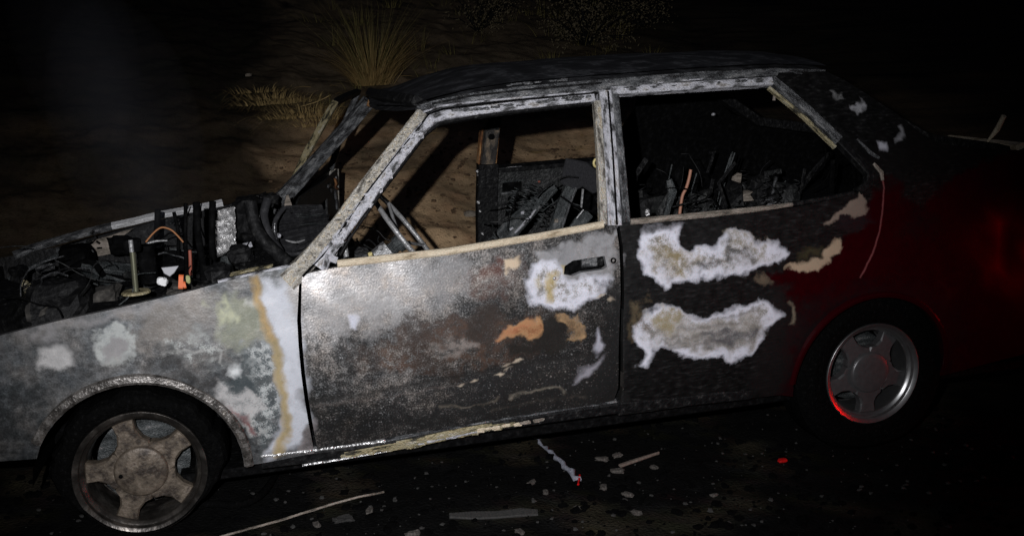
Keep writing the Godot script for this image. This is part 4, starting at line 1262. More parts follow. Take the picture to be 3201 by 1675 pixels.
	commit(Geo.new().bar([Vector3(2.955, 1.003, .28), Vector3(2.955, 1.0, .46), Vector3(2.955, .999, .66)], [Vector3(-.3, 1, 0)], [.02, .03, .034], .02), "hatch_edge", M.cream, hatch, "pale scorched ledge below the missing rear glass")
	commit(Geo.new().tube([Vector3(2.93, .965, .50), Vector3(2.93, 1.005, .535), Vector3(2.935, 1.045, .57), Vector3(2.935, 1.092, .60)], [.004, .005, .010, .009]), "rear_wiper_arm", M.cream, hatch, "bent pale wiper arm sticking up")
	commit(Geo.new().tube([Vector3(2.72, 1.032, .50), Vector3(2.72, 1.018, .545), Vector3(2.72, 1.007, .585)], [.004, .009, .007]), "hinge_rod", M.cream, hatch)
	var gate := Geo.new()
	gate.box(Vector3(3.05, .62, 0), Vector3(.05, .66, 1.30))
	commit(gate, "gate_panel", redp, hatch)
	commit(Geo.new().box(Vector3(3.005, .62, 0), Vector3(.03, .70, 1.32)), "gate_lining", M.soot, hatch)
	commit(Geo.new().bar([Vector3(3.08, .38, .72), Vector3(3.14, .38, .60), Vector3(3.15, .38, -.60), Vector3(3.08, .38, -.72)], [Vector3(1, 0, 0)], .14, .06, .01), "rear_bumper", M.tyre, car)
	# ---- wheels
	var w0 := make_wheel(car, Vector3(0, .27, .73), 104, true)
	tag(w0, "burnt front wheel, brown five-spoke alloy sunk on its bare rim")
	var w1 := make_wheel(car, Vector3(2.352, .272, .735), 126, false, 0.95)
	tag(w1, "rear wheel, dark five-spoke alloy with a bright lip and whole tyre")
	for q in [[w0, Vector3(0, .27, -.73)], [w1, Vector3(2.352, .272, -.735)]]:
		var d: Node3D = q[0].duplicate()
		d.name = numbered("wheel", car)
		car.add_child(d, true)
		d.position = q[1] - origin[car]
		d.rotation.y = PI
		tag(d, "far front wheel" if q[0] == w0 else "far rear wheel")
	make_engine(car)
	make_inside(car)


func edge_y(x: float) -> float:
	var k := [[.82, 1.225], [.885, 1.243], [.93, 1.258], [1.05, 1.278], [1.2, 1.291], [1.47, 1.298], [1.8, 1.3035], [2.07, 1.302], [2.25, 1.288], [2.35, 1.26]]
	for i in k.size() - 1:
		if x < k[i + 1][0]:
			return lerpf(k[i][1], k[i + 1][1], clampf((x - k[i][0]) / (k[i + 1][0] - k[i][0]), 0, 1))
	return 1.26


func make_engine(car: Node3D) -> void:
	var nz := noise(0.01, 3, 55)
	var g := Geo.new()
	g.lump(Vector3(-.02, .50, -.05), Vector3(.25, .17, .26), nz, .35, 14, 20)
	g.lump(Vector3(.10, .66, -.2), Vector3(.14, .06, .22), nz, .4)
	commit(g, "engine_block", M.char, car, "charred engine block")
	commit(Geo.new().lump(Vector3(-.28, .70, -.35), Vector3(.06, .075, .1), nz, .25), "battery", M.soot, car, "burnt battery stump")
	commit(Geo.new().lump(Vector3(-.23, .69, .25), Vector3(.09, .075, .1), nz, .4), "air_box", M.char, car, "melted air box beside the near wing")
	commit(Geo.new().lump(Vector3(-.13, .75, -.42), Vector3(.04, .035, .05), nz, .4), "charred_lump", M.soot, car)
	commit(Geo.new().lump(Vector3(-.42, .62, .1), Vector3(.1, .09, .3), nz, .5, 12, 18), "radiator_remains", M.char, car)
	commit(Geo.new().bar([Vector3(-.22, .745, -.1), Vector3(-.14, .733, -.1), Vector3(-.05, .712, -.1)], [Vector3(0, 1, .5)], .05, .02), "bracket", M.seat_steel, car)
	# suspension strut
	var strut := thing("suspension_strut", Vector3(.015, .74, .45), "upright strut rod with a black cap standing in the engine bay", "", "", car)
	commit(Geo.new().tube([Vector3(.014, .735, .45), Vector3(.0165, .80, .45), Vector3(.019, .868, .45)], .0085, 14), "rod", M.rod, strut)
	commit(Geo.new().tube([Vector3(.019, .865, .45), Vector3(.0195, .87, .45), Vector3(.02, .898, .45), Vector3(.02, .901, .45)], [.024, .027, .027, .022], 18), "cap", M.soot, strut)
	commit(Geo.new().tube([Vector3(.02, .866, .476), Vector3(.0205, .902, .476)], .007, 8), "seam_highlight", M.pale_steel, strut)  # pale bead put in for the highlight along the cap's seam
	var base := [Vector2(.014, 0.001), Vector2(.038, .002), Vector2(.042, -.001), Vector2(.043, -.006)]
	base.reverse()
	commit(Geo.new().lathe(base, Vector3.ZERO, 28).move(Transform3D(Basis(Vector3.RIGHT, -PI / 2), Vector3(.014, .741, .45))), "mount_ring", M.ash_yellow, strut)
	var tower := Geo.new()
	tower.box(Vector3(.01, .60, .52), Vector3(.26, .22, .28), Basis(), .03)
	commit(tower, "strut_tower", M.char, car)
	commit(Geo.new().tube([Vector3(.042, .86, .33), Vector3(.045, .74, .33)], .028, 14), "spring_stub", M.soot, car)
	# wires, straps and plugs
	commit(Geo.new().tube(smooth_path([Vector3(.020, .832, .1), Vector3(.045, .858, .1), Vector3(.068, .875, .1), Vector3(.085, .877, .1), Vector3(.107, .866, .1), Vector3(.124, .846, .1), Vector3(.140, .822, .1)]), .003, 7), "wire", M.wire_orange, car, "arched orange wire")
	commit(Geo.new().tube([Vector3(.025, .826, .1), Vector3(.038, .831, .1), Vector3(.055, .834, .1), Vector3(.09, .832, .1)], [.006, .005, .004, .002], 7), "spark_lead", M.pale_steel, car)
	commit(Geo.new().tube(smooth_path([Vector3(.172, .826, .3), Vector3(.17, .79, .305), Vector3(.165, .745, .3)]), .0055, 8), "hose", M.hose_red, car, "thin red hose")
	var plug := Geo.new()
	plug.box(Vector3(.159, .786, .6), Vector3(.013, .042, .014), Basis(Vector3(0, 0, 1), -.15))
	plug.box(Vector3(.168, .776, .602), Vector3(.008, .02, .012), Basis(Vector3(0, 0, 1), .1))
	commit(plug, "plug", M.plug_orange, car, "bright orange plug")
	commit(Geo.new().lump(Vector3(.180, .792, .6), Vector3(.007, .012, .008), nz, .4, 6, 8), "plug", M.plug_green, car)
	commit(Geo.new().lump(Vector3(.102, .782, .55), Vector3(.015, .013, .012), nz, .6, 8, 10), "plastic_blob", M.white_plastic, car, "white plastic blob")
	commit(Geo.new().prism(xy([.100, .815, .150, .816, .135, .796, .121, .786, .106, .797]), .505, .498, .002), "bracket_tab", M.grey_plastic, car)
	var straps := [[[.033, .888, -.3], [.026, .84, -.3], [.02, .78, -.28], [.02, .68, -.25], .020], [[.162, .952, .1], [.150, .85, .1], [.142, .76, .1], [.133, .64, .1], .012], [[.203, .965, .2], [.196, .86, .2], [.20, .76, .2], [.197, .66, .2], .022], [[.256, .97, .25], [.243, .87, .25], [.236, .78, .25], [.237, .68, .25], .020], [[.105, .90, -.1], [.112, .82, -.1], [.10, .72, -.1], [.10, .62, -.1], .012]]
	for s in straps:
		var p := []
		for i in 4:
			p.append(Vector3(s[i][0], s[i][1], s[i][2]))
		commit(Geo.new().tube(smooth_path(p, 3), s[4] * .55, 8), "hose", M.soot, car)
	var rj := RandomNumberGenerator.new()
	rj.seed = 66
	for i in 16:
		var p0 := Vector3(rj.randf_range(-.5, .36), rj.randf_range(.60, .74), rj.randf_range(-.55, .45))
		var p1 := p0 + Vector3(rj.randf_range(-.2, .2), rj.randf_range(-.02, .06), rj.randf_range(-.15, .15))
		var p2 := p1 + Vector3(rj.randf_range(-.2, .2), rj.randf_range(-.12, .0), rj.randf_range(-.15, .15))
		commit(Geo.new().tube(smooth_path([p0, p1, p2], 6), rj.randf_range(.004, .013), 8), "pipe", [M.char, M.scorched, M.seat_steel, M.soot][i % 4], car)
	for i in 14:
		var c := Vector3(rj.randf_range(-.5, .36), rj.randf_range(.60, .71), rj.randf_range(-.5, .4))
		var bs := Basis.from_euler(Vector3(rj.randf_range(-.5, .5), rj.randf() * TAU, rj.randf_range(-.4, .4)))
		commit(Geo.new().box(c, Vector3(rj.randf_range(.02, .08), rj.randf_range(.015, .05), rj.randf_range(.02, .06)), bs), "burnt_bracket", [M.scorched, M.char, M.seat_steel, M.ash_grey][i % 4], car)
	for q in [[-.36, .70, .1, .03], [-.33, .665, .15, .025], [-.40, .66, .2, .03], [-.30, .62, .22, .02]]:
		commit(Geo.new().lump(Vector3(q[0], q[1], q[2]), Vector3(.6, 1.2, .6) * q[3], nz, .8, 8, 10), "yellow_scrap", M.ash_yellow, car)
	stuff_mat("ash_dust", mottle(44, 0.02, [[0.0, .01, .009, .008], [0.4, .035, .032, .028], [0.7, .085, .078, .068], [1.0, .2, .185, .165]], 6), .9, 0, 3.0, null)
	for i in 22:
		var m0 := Vector3(rj.randf_range(-.5, .38), rj.randf_range(.60, .70), rj.randf_range(-.5, .45))
		commit(Geo.new().lump(m0, Vector3(rj.randf_range(.02, .06), rj.randf_range(.01, .035), rj.randf_range(.02, .06)), nz, .8, 7, 10), "ash_heap", M.ash_dust if i % 3 else M.char, car)
	tangle(car, 34, Vector3(-.48, .66, -.5), Vector3(.36, .84, .45), .07, [M.char, M.scorched, M.seat_steel, M.soot, M.ash_grey], .003, 85)
	# crumpled foil shield
	var foil := Geo.new()
	var fz := noise(9.0, 3, 61)
	var rows := []
	for j in 19:
		var row := []
		for i in 11:
			var u := i / 10.0
			var t := j / 18.0
			var p := Vector3(.247, .918, .1).lerp(Vector3(.320, .931, .1), u).lerp(Vector3(.238, .765, .14).lerp(Vector3(.310, .788, .14), u), t)
			p.z += .022 * fz.get_noise_2d(u * .5, t * 2.6) + .012 * sin(t * 34 + u * 2.0)
			p.x += .006 * fz.get_noise_2d(t * 3.0, u + 5)
			row.append(p)
		rows.append(row)
	for j in 18:
		for i in 10:
			foil.quad(rows[j][i], rows[j][i + 1], rows[j + 1][i + 1], rows[j + 1][i], Vector3(0, 0, 1))
	commit(foil, "heat_shield", M.foil, car, "crumpled shiny foil heat shield")
	commit(Geo.new().lump(Vector3(.36, .86, -.05), Vector3(.05, .07, .1), nz, .5), "charred_lump", M.char, car)
	commit(Geo.new().tube([Vector3(.315, .815, .3), Vector3(.34, .822, .3), Vector3(.365, .828, .3)], [.008, .012, .009], 8), "bright_fitting", M.ash_white, car)
	# ducts that curl round the bulkhead
	commit(Geo.new().tube(smooth_path([Vector3(.375, .985, .45), Vector3(.379, .929, .46), Vector3(.394, .884, .48), Vector3(.422, .846, .5), Vector3(.472, .795, .54)]), .020, 12), "air_duct", M.char, car, "curved charred duct at the windscreen foot")
	commit(Geo.new().tube(smooth_path([Vector3(.428, .975, .35), Vector3(.412, .931, .37), Vector3(.418, .879, .4), Vector3(.450, .818, .44)]), .014, 10), "air_duct", M.melt, car)
	commit(Geo.new().tube(smooth_path([Vector3(.405, .96, .2), Vector3(.395, .92, .2), Vector3(.402, .87, .22), Vector3(.42, .82, .25)]), .012, 10), "air_duct", M.soot, car)
	# the windscreen, melted and fallen into pleats
	var melt := Geo.new()
	var seg := 96
	var steps := 8
	var mr := []
	for j in steps + 1:
		var t := float(j) / steps
		var c := Vector3(.478, .868, .33).lerp(Vector3(.600, .862, .20), t)
		var row := []
		for k in seg + 1:
			var a := TAU * k / seg
			var r := lerpf(.073, .05, t) * (1.0 + .16 * sin(k * .95) * (0.3 + t) + .08 * sin(k * 2.3 + 1.0))
			row.append(c + Vector3(cos(a) * r * .45, sin(a) * r, cos(a) * r * .9))
		mr.append(row)
	for j in steps:
		for k in seg:
			var c := Vector3(.54, .865, .26)
			melt.quad(mr[j][k], mr[j][k + 1], mr[j + 1][k + 1], mr[j + 1][k], (mr[j][k] + mr[j + 1][k]) / 2 - (mr[j][(k + seg / 2) % seg] + mr[j + 1][(k + seg / 2) % seg]) / 2)
	commit(melt, "melted_windscreen", M.melt, car, "black pleated glass of the fallen windscreen")
	commit(Geo.new().tube(smooth_path([Vector3(.478, .943, .33), Vector3(.447, .91, .36), Vector3(.440, .868, .37), Vector3(.449, .82, .36), Vector3(.478, .792, .34), Vector3(.52, .79, .33)]), .008, 8), "windscreen_rim", M.melt, car)
	for q in [[.452, .862, .39, .008], [.545, .786, .37, .010], [.57, .785, .36, .007], [.46, .775, .55, .012]]:
		commit(Geo.new().lump(Vector3(q[0], q[1], q[2]), Vector3.ONE * q[3] * .8, nz, .5, 6, 8), "ash_flake", M.ash_white, car)
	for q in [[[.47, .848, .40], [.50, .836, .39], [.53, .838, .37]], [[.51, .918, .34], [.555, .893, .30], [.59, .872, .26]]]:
		commit(Geo.new().tube(smooth_path([Vector3(q[0][0], q[0][1], q[0][2]), Vector3(q[1][0], q[1][1], q[1][2]), Vector3(q[2][0], q[2][1], q[2][2])], 3), [.002, .003, .004, .004, .004, .003, .002], 6), "fold_highlight", M.pale_steel, car)  # pale strips stand for highlights along the glass folds
	var rf := RandomNumberGenerator.new()
	rf.seed = 91
	for i in 9:  # more thin strips added as highlights on the dark melted glass
		var a := rf.randf_range(-.9, 1.4)
		var q0 := []
		for k in 4:
			var tt := rf.randf_range(.0, .1) + k * .27
			var rr := lerpf(.079, .056, tt)
			var mid := Vector3(.478, .868, .33).lerp(Vector3(.600, .862, .20), tt)
			q0.append(mid + Vector3(cos(a) * rr * .45, sin(a) * rr, cos(a) * rr * .9 + .004))
			a += rf.randf_range(-.12, .12)
		commit(Geo.new().tube(smooth_path(q0, 3), [.001, .0015, .002, .0025, .003, .003, .0025, .002, .0015, .001], 5), "fold_highlight", [M.seat_steel, M.ash_grey, M.melt][i % 3], car)
	commit(Geo.new().prism(xy([.486, .853, .500, .902, .510, .904, .522, .853]), -.30, -.312, .003), "scuttle_tab", M.cream_dim, car)
	for q in [[.36, .905, -.4, .03], [.40, .89, -.5, .03], [.44, .90, -.45, .025], [.41, .862, -.2, .02], [.33, .83, .35, .03], [.26, .80, .45, .03], [.36, .80, .5, .03]]:
		commit(Geo.new().lump(Vector3(q[0], q[1] - .03, q[2]), Vector3(q[3] * 1.3, q[3], q[3]), nz, .6, 7, 10), "charred_lump", M.char, car)
	commit(Geo.new().bar([Vector3(.30, .80, .62), Vector3(.36, .812, .64), Vector3(.42, .822, .66)], [Vector3(0, 1, .3)], .02, .006), "rust_scrap", M.ash_yellow, car)
	commit(Geo.new().bar([Vector3(.33, .788, .60), Vector3(.38, .792, .62), Vector3(.43, .796, .64)], [Vector3(0, 1, .3)], .014, .006), "rust_scrap", M.orange_rust, car)


# bare wires left when their sheaths burnt: each a drooping curve of its own
func tangle(parent: Node3D, count: int, lo: Vector3, hi: Vector3, reach: float, mats: Array, thick: float, s: int) -> void:
	var r := RandomNumberGenerator.new()
	r.seed = s
	for i in count:
		var p := Vector3(r.randf_range(lo.x, hi.x), r.randf_range(lo.y, hi.y), r.randf_range(lo.z, hi.z))
		var path := [p]
		var d := Vector3(r.randf_range(-1, 1), r.randf_range(-.5, .6), r.randf_range(-.6, .6)).normalized()
		for k in 4:
			d = (d + Vector3(r.randf_range(-1, 1), r.randf_range(-.9, .6), r.randf_range(-1, 1)) * .8).normalized()
			p += d * reach * r.randf_range(.6, 1.0)
			p = p.clamp(lo - Vector3.ONE * .05, hi + Vector3.ONE * .05)
			path.append(p)
		commit(Geo.new().tube(smooth_path(path, 4), thick * r.randf_range(.6, 1.3), 5), "bare_wire", mats[i % mats.size()], parent)


func coil(parent: Node3D, a: Vector3, b: Vector3, r: float, turns: int, m: Material) -> void:
	var path := []
	var ax := (b - a).normalized()
	var u := ax.cross(Vector3.UP if absf(ax.y) < .9 else Vector3.RIGHT).normalized()
	var v := ax.cross(u)
	for i in turns * 10 + 1:
		var t := float(i) / (turns * 10)
		path.append(a.lerp(b, t) + (u * cos(t * turns * TAU) + v * sin(t * turns * TAU)) * r * (1.0 - .3 * sin(t * PI)))
	commit(Geo.new().tube(path, .0022, 5), "spring", m, parent)


func make_inside(car: Node3D) -> void:
	var nz := noise(0.01, 3, 56)
	# steering
	var wheel := thing("steering_wheel", Vector3(.835, .82, .36), "steering wheel burnt to its bare metal ring", "", "", car)
	var axis_dir := Vector3(.80, .58, .13).normalized()
	var u := Vector3(-.58, .80, 0).normalized()
	u = (u - axis_dir * u.dot(axis_dir)).normalized()
	var v := axis_dir.cross(u)
	var c := Vector3(.865, .82, .36)
	var ring := []
	for k in 41:
		var a := TAU * k / 40
		ring.append(c + (u * cos(a) + v * sin(a)) * .185)
	commit(Geo.new().tube(ring, .0085, 8, false), "rim", M.pale_steel, wheel)
	for a in [0.6, -0.6, 2.6, -2.6]:
		commit(Geo.new().tube([c - axis_dir * .03, c + (u * sin(a) * .1 + v * cos(a) * .1) - axis_dir * .015, c + (u * sin(a) + v * cos(a)) * .18], .006, 6), "spoke", M.pale_steel, wheel)
	commit(Geo.new().tube([c - axis_dir * .05, c - axis_dir * .02], .03, 12), "hub", M.seat_steel, wheel)
	var col := thing("steering_column", Vector3(.7, .75, .36), "", "", "", car)
	commit(Geo.new().tube([c - axis_dir * .42, c - axis_dir * .05], .022, 10), "tube", M.seat_steel, col)
	commit(Geo.new().box(c - axis_dir * .10 + Vector3(-.01, .01, .02), Vector3(.05, .05, .05), Basis(Vector3(0, 0, 1), .6)), "switch_housing", M.pale_steel, col)
	commit(Geo.new().tube([c - axis_dir * .10, c - axis_dir * .11 + Vector3(-.01, .04, .05)], .008, 8), "stalk", M.pale_steel, col)
	commit(Geo.new().lump(c - axis_dir * .13 + Vector3(0, -.02, .03), Vector3(.02, .014, .02), nz, .4, 6, 8), "switch_housing", M.ash_grey, col)
	# dashboard remains
	var dash := thing("dashboard", Vector3(.62, .7, 0), "collapsed grey remains of the dashboard", "", "", car)
	commit(Geo.new().bar([Vector3(.60, .74, -.62), Vector3(.60, .745, 0), Vector3(.60, .74, .60)], [Vector3(0, 1, 0)], .06, .05), "cross_beam", M.char, dash)
	commit(Geo.new().lump(Vector3(.685, .735, .30), Vector3(.055, .04, .12), nz, .4, 10, 14), "debris_heap", M.ash_grey, dash)
	commit(Geo.new().lump(Vector3(.66, .72, -.1), Vector3(.06, .05, .2), nz, .5, 10, 14), "debris_heap", M.char, dash)
	commit(Geo.new().lump(Vector3(.735, .765, .36), Vector3(.008, .012, .006), nz, .5, 6, 8), "yellow_scrap", M.yellow_metal, dash)
	commit(Geo.new().lump(Vector3(.715, .748, .42), Vector3(.012, .004, .006), nz, .5, 6, 8), "yellow_scrap", M.yellow_metal, dash)
	# front seats: bare frames, leaning back
	var seat := thing("front_seat", Vector3(1.35, .25, 0), "bare front seat frames leaning back", "", "", car)
	var face := Vector3(0, .25, 1)
	commit(Geo.new().bar([Vector3(1.30, .66, -.2), Vector3(1.36, .724, -.2), Vector3(1.45, .80, -.2), Vector3(1.535, .868, -.2)], [face], [.085, .075, .055, .04], .03, .006), "back_member", M.seat_steel, seat)
	commit(Geo.new().bar([Vector3(1.36, .698, -.185), Vector3(1.42, .752, -.185), Vector3(1.45, .785, -.185)], [face], [.008, .012, .006], .01), "pale_scrap", M.ash_white, seat)
	commit(Geo.new().box(Vector3(1.348, .716, -.19), Vector3(.016, .01, .01), Basis(Vector3(0, 0, 1), .5)), "pale_scrap", M.ash_white, seat)
	commit(Geo.new().box(Vector3(1.395, .775, -.19), Vector3(.012, .012, .01)), "pale_scrap", M.ash_white, seat)
	commit(Geo.new().bar([Vector3(1.462, .69, 0), Vector3(1.478, .74, 0), Vector3(1.508, .82, 0), Vector3(1.541, .885, 0)], [face], [.05, .048, .045, .042], .03, .006), "back_member", M.seat_steel, seat)
	commit(Geo.new().bar([Vector3(1.482, .69, .012), Vector3(1.498, .74, .012), Vector3(1.528, .82, .012), Vector3(1.558, .884, .012)], [face], .010, .02), "back_member", M.ash_grey, seat)
	commit(Geo.new().box(Vector3(1.473, .766, .012), Vector3(.014, .015, .008), Basis(Vector3(0, 0, 1), -.1)), "pale_scrap", M.cream_dim, seat)
	commit(Geo.new().bar([Vector3(1.50, .72, .1), Vector3(1.535, .764, .1), Vector3(1.575, .80, .1)], [face], .045, .02), "back_member", M.seat_steel, seat)
	commit(Geo.new().bar([Vector3(1.556, .889, .1), Vector3(1.547, .822, .1)], [face], .008, .01), "seat_rod", M.pale_steel, seat)
	commit(Geo.new().tube(smooth_path([Vector3(1.464, .872, .12), Vector3(1.525, .828, .12), Vector3(1.60, .80, .12)]), .004, 6), "seat_wire", M.soot, seat)
	commit(Geo.new().tube([Vector3(1.547, .816, .12), Vector3(1.520, .787, .12)], .0035, 6), "seat_rod", M.pale_steel, seat)
	commit(Geo.new().tube(smooth_path([Vector3(1.35, .80, -.3), Vector3(1.42, .78, -.3), Vector3(1.50, .81, -.28), Vector3(1.56, .86, -.25)]), .004, 6), "seat_wire", M.char, seat)
	for z in [-.22, .12]:
		commit(Geo.new().box(Vector3(1.15, .40, z), Vector3(.46, .05, .05)), "seat_rail", M.char, seat)
	commit(Geo.new().lump(Vector3(1.2, .46, -.1), Vector3(.22, .06, .24), nz, .4, 10, 14), "seat_springs", M.char, seat)
	var cloth := Geo.new()
	var hang := xy([1.558, .985, 1.60, .975, 1.641, .963, 1.69, .92, 1.72, .85, 1.66, .84, 1.62, .87, 1.58, .85, 1.53, .892])
	cloth.prism(hang, -.10, -.115, .006)
	commit(cloth, "headrest_shell", M.grey_cloth, seat)
	commit(Geo.new().tube(smooth_path([Vector3(1.54, 1.018, .3), Vector3(1.533, 1.008, .3), Vector3(1.535, .995, .3), Vector3(1.545, .99, .3)]), .005, 7), "yellow_clip", M.yellow_metal, seat)
	# rear bench: wires, springs and scraps
	var bench := thing("rear_seat", Vector3(2.1, .3, 0), "rear seat burnt to wire and springs", "", "", car)
	commit(Geo.new().lump(Vector3(2.05, .55, -.1), Vector3(.3, .16, .5), nz, .35, 12, 18), "spring_base", M.soot, bench)
	commit(Geo.new().tube(smooth_path([Vector3(1.937, .942, .2), Vector3(1.930, .91, .2), Vector3(1.918, .875, .2), Vector3(1.902, .845, .2), Vector3(1.890, .775, .2)]), .006, 8), "copper_pipe", M.copper, bench, "reddish bent pipe behind the quarter window")
	for q in [[2.15, .98, .1, 2.079, .77], [2.162, .98, .1, 2.093, .77], [2.431, .842, 0, 2.404, .77], [2.30, .95, -.2, 2.27, .8], [1.99, .93, -.1, 1.97, .80], [2.05, .90, 0, 2.02, .78]]:
		commit(Geo.new().tube([Vector3(q[0], q[1], q[2]), Vector3((q[0] + q[3]) / 2 - .006, (q[1] + q[4]) / 2, q[2]), Vector3(q[3], q[4], q[2])], .003, 6), "seat_wire", M.seat_steel, bench)
	commit(Geo.new().bar([Vector3(1.812, .925, .3), Vector3(1.826, .88, .3), Vector3(1.81, .83, .3), Vector3(1.79, .77, .3)], [Vector3(0, 0, 1)], [.022, .03, .02, .02], .012), "seat_bracket", M.seat_steel, bench)
	commit(Geo.new().prism(xy([2.195, .838, 2.205, .875, 2.225, .888, 2.243, .884, 2.238, .85, 2.225, .833]), 0, -.01, .003), "tan_scrap", M.cream_dim, bench)
	commit(Geo.new().lump(Vector3(2.22, .795, 0), Vector3(.06, .018, .04), nz, .6, 8, 12), "ash_heap", M.cream_dim, bench)
	commit(Geo.new().lump(Vector3(2.35, .77, 0), Vector3(.05, .014, .04), nz, .6, 8, 12), "ash_heap", M.ash_grey, bench)
	commit(Geo.new().tube(smooth_path([Vector3(2.39, .86, 0), Vector3(2.38, .82, 0), Vector3(2.37, .77, 0)], 3), .008, 6), "seat_rod", M.ash_grey, bench)
	commit(Geo.new().bar([Vector3(2.45, .74, -.05), Vector3(2.53, .80, -.05), Vector3(2.60, .88, -.05), Vector3(2.655, .93, -.05)], [Vector3(0, 0, 1)], [.012, .026, .02, .012], .012), "tail_brace", M.char, bench)
	commit(Geo.new().lump(Vector3(2.5, .775, -.05), Vector3(.03, .03, .01), nz, .5, 6, 9), "ash_heap", M.ash_grey, bench)
	commit(Geo.new().lump(Vector3(1.647, .850, .5), Vector3(.008, .011, .008), nz, .2, 8, 10), "bright_knob", M.foil, bench)
	commit(Geo.new().lump(Vector3(2.309, 1.093, -.4), Vector3(.008, .006, .006), nz, .4, 6, 8), "ash_flake", M.ash_white, bench)
	for i in 9:
		var m1 := Vector3(1.74 + i * .085, .76, -.1 + .06 * (i % 3))
		commit(Geo.new().lump(m1, Vector3(.055, .06 + .02 * (i % 2), .06), nz, .7, 9, 12), "charred_padding", M.char if i % 2 else M.scorched, bench)
	tangle(bench, 16, Vector3(1.68, .76, -.4), Vector3(2.5, .95, .35), .07, [M.char, M.soot], .0028, 81)
	var rs := RandomNumberGenerator.new()
	rs.seed = 82
	for i in 16:
		var p := Vector3(rs.randf_range(1.72, 2.45), .74, rs.randf_range(-.35, .4))
		coil(bench, p, p + Vector3(rs.randf_range(-.04, .04), rs.randf_range(.07, .15), rs.randf_range(-.03, .03)), rs.randf_range(.015, .026), 5, [M.char, M.scorched, M.char][i % 3])
	for i in 12:
		var m0 := Vector3(rs.randf_range(1.7, 2.55), rs.randf_range(.74, .86), rs.randf_range(-.4, .3))
		commit(Geo.new().bar([m0, m0 + Vector3(rs.randf_range(-.03, .05), rs.randf_range(.03, .1), 0), m0 + Vector3(rs.randf_range(-.04, .08), rs.randf_range(.08, .16), 0)], [Vector3(0, 0, 1)], rs.randf_range(.012, .04), .01), "burnt_scrap", [M.char, M.soot, M.scorched, M.char][i % 4], bench)
	tangle(seat, 16, Vector3(1.24, .66, -.3), Vector3(1.60, .88, .15), .06, [M.scorched, M.char, M.seat_steel], .0028, 83)
	for i in 7:
		var p := Vector3(rs.randf_range(1.3, 1.58), rs.randf_range(.66, .8), rs.randf_range(-.4, -.1))
		coil(seat, p, p + Vector3(.03, .09, 0), .018, 5, M.seat_steel)
	tangle(dash, 14, Vector3(.60, .74, -.5), Vector3(.82, .82, .45), .05, [M.scorched, M.ash_grey, M.char], .0028, 84)
	var shelf := Geo.new().box(Vector3(2.62, .74, 0), Vector3(.6, .02, 1.2))
	commit(shelf, "boot_floor", M.char, car)


# ---------------------------------------------------------------- the bank: plants, stones

func blades(c: Vector3, count: int, reach: float, tall: float, spread: float, s: int, droop := 0.4, least := 0.0) -> Geo:
	var g := Geo.new()
	var r := RandomNumberGenerator.new()
	r.seed = s
	for i in count:
		var a := r.randf() * TAU
		var d := Vector3(cos(a), 0, sin(a))
		var base := c + d * reach * .3 * sqrt(r.randf())
		var h := tall * r.randf_range(.45, 1.0)
		var lean := maxf(least * r.randf_range(.7, 1.0), spread * pow(r.randf(), .7))
		var wd := r.randf_range(.0018, .004)
		var sidev := d.cross(Vector3.UP)
		if r.randf() < .5:
			sidev = (sidev + d * r.randf_range(-1, 1)).normalized()
		var prev := base
		var n := 5
		for k in n:
			var t := float(k + 1) / n
			var p := base + Vector3.UP * h * (t - droop * t * t * lean) + d * h * lean * (t * .7 + t * t * .5)
			var w0 := wd * (1 - float(k) / n)
			var w1 := wd * (1 - t)
			var nn := sidev.cross(p - prev).normalized()
			g.squad(prev - sidev * w0, prev + sidev * w0, p + sidev * w1, p - sidev * w1, nn, nn, nn, nn)
			prev = p
	return g


func leaf_mat(called: String, c: Color) -> StandardMaterial3D:
	var m := plain(called, c, 0.8)
	m.backlight_enabled = true
	m.backlight = Color(.25, .25, .2)
	return m


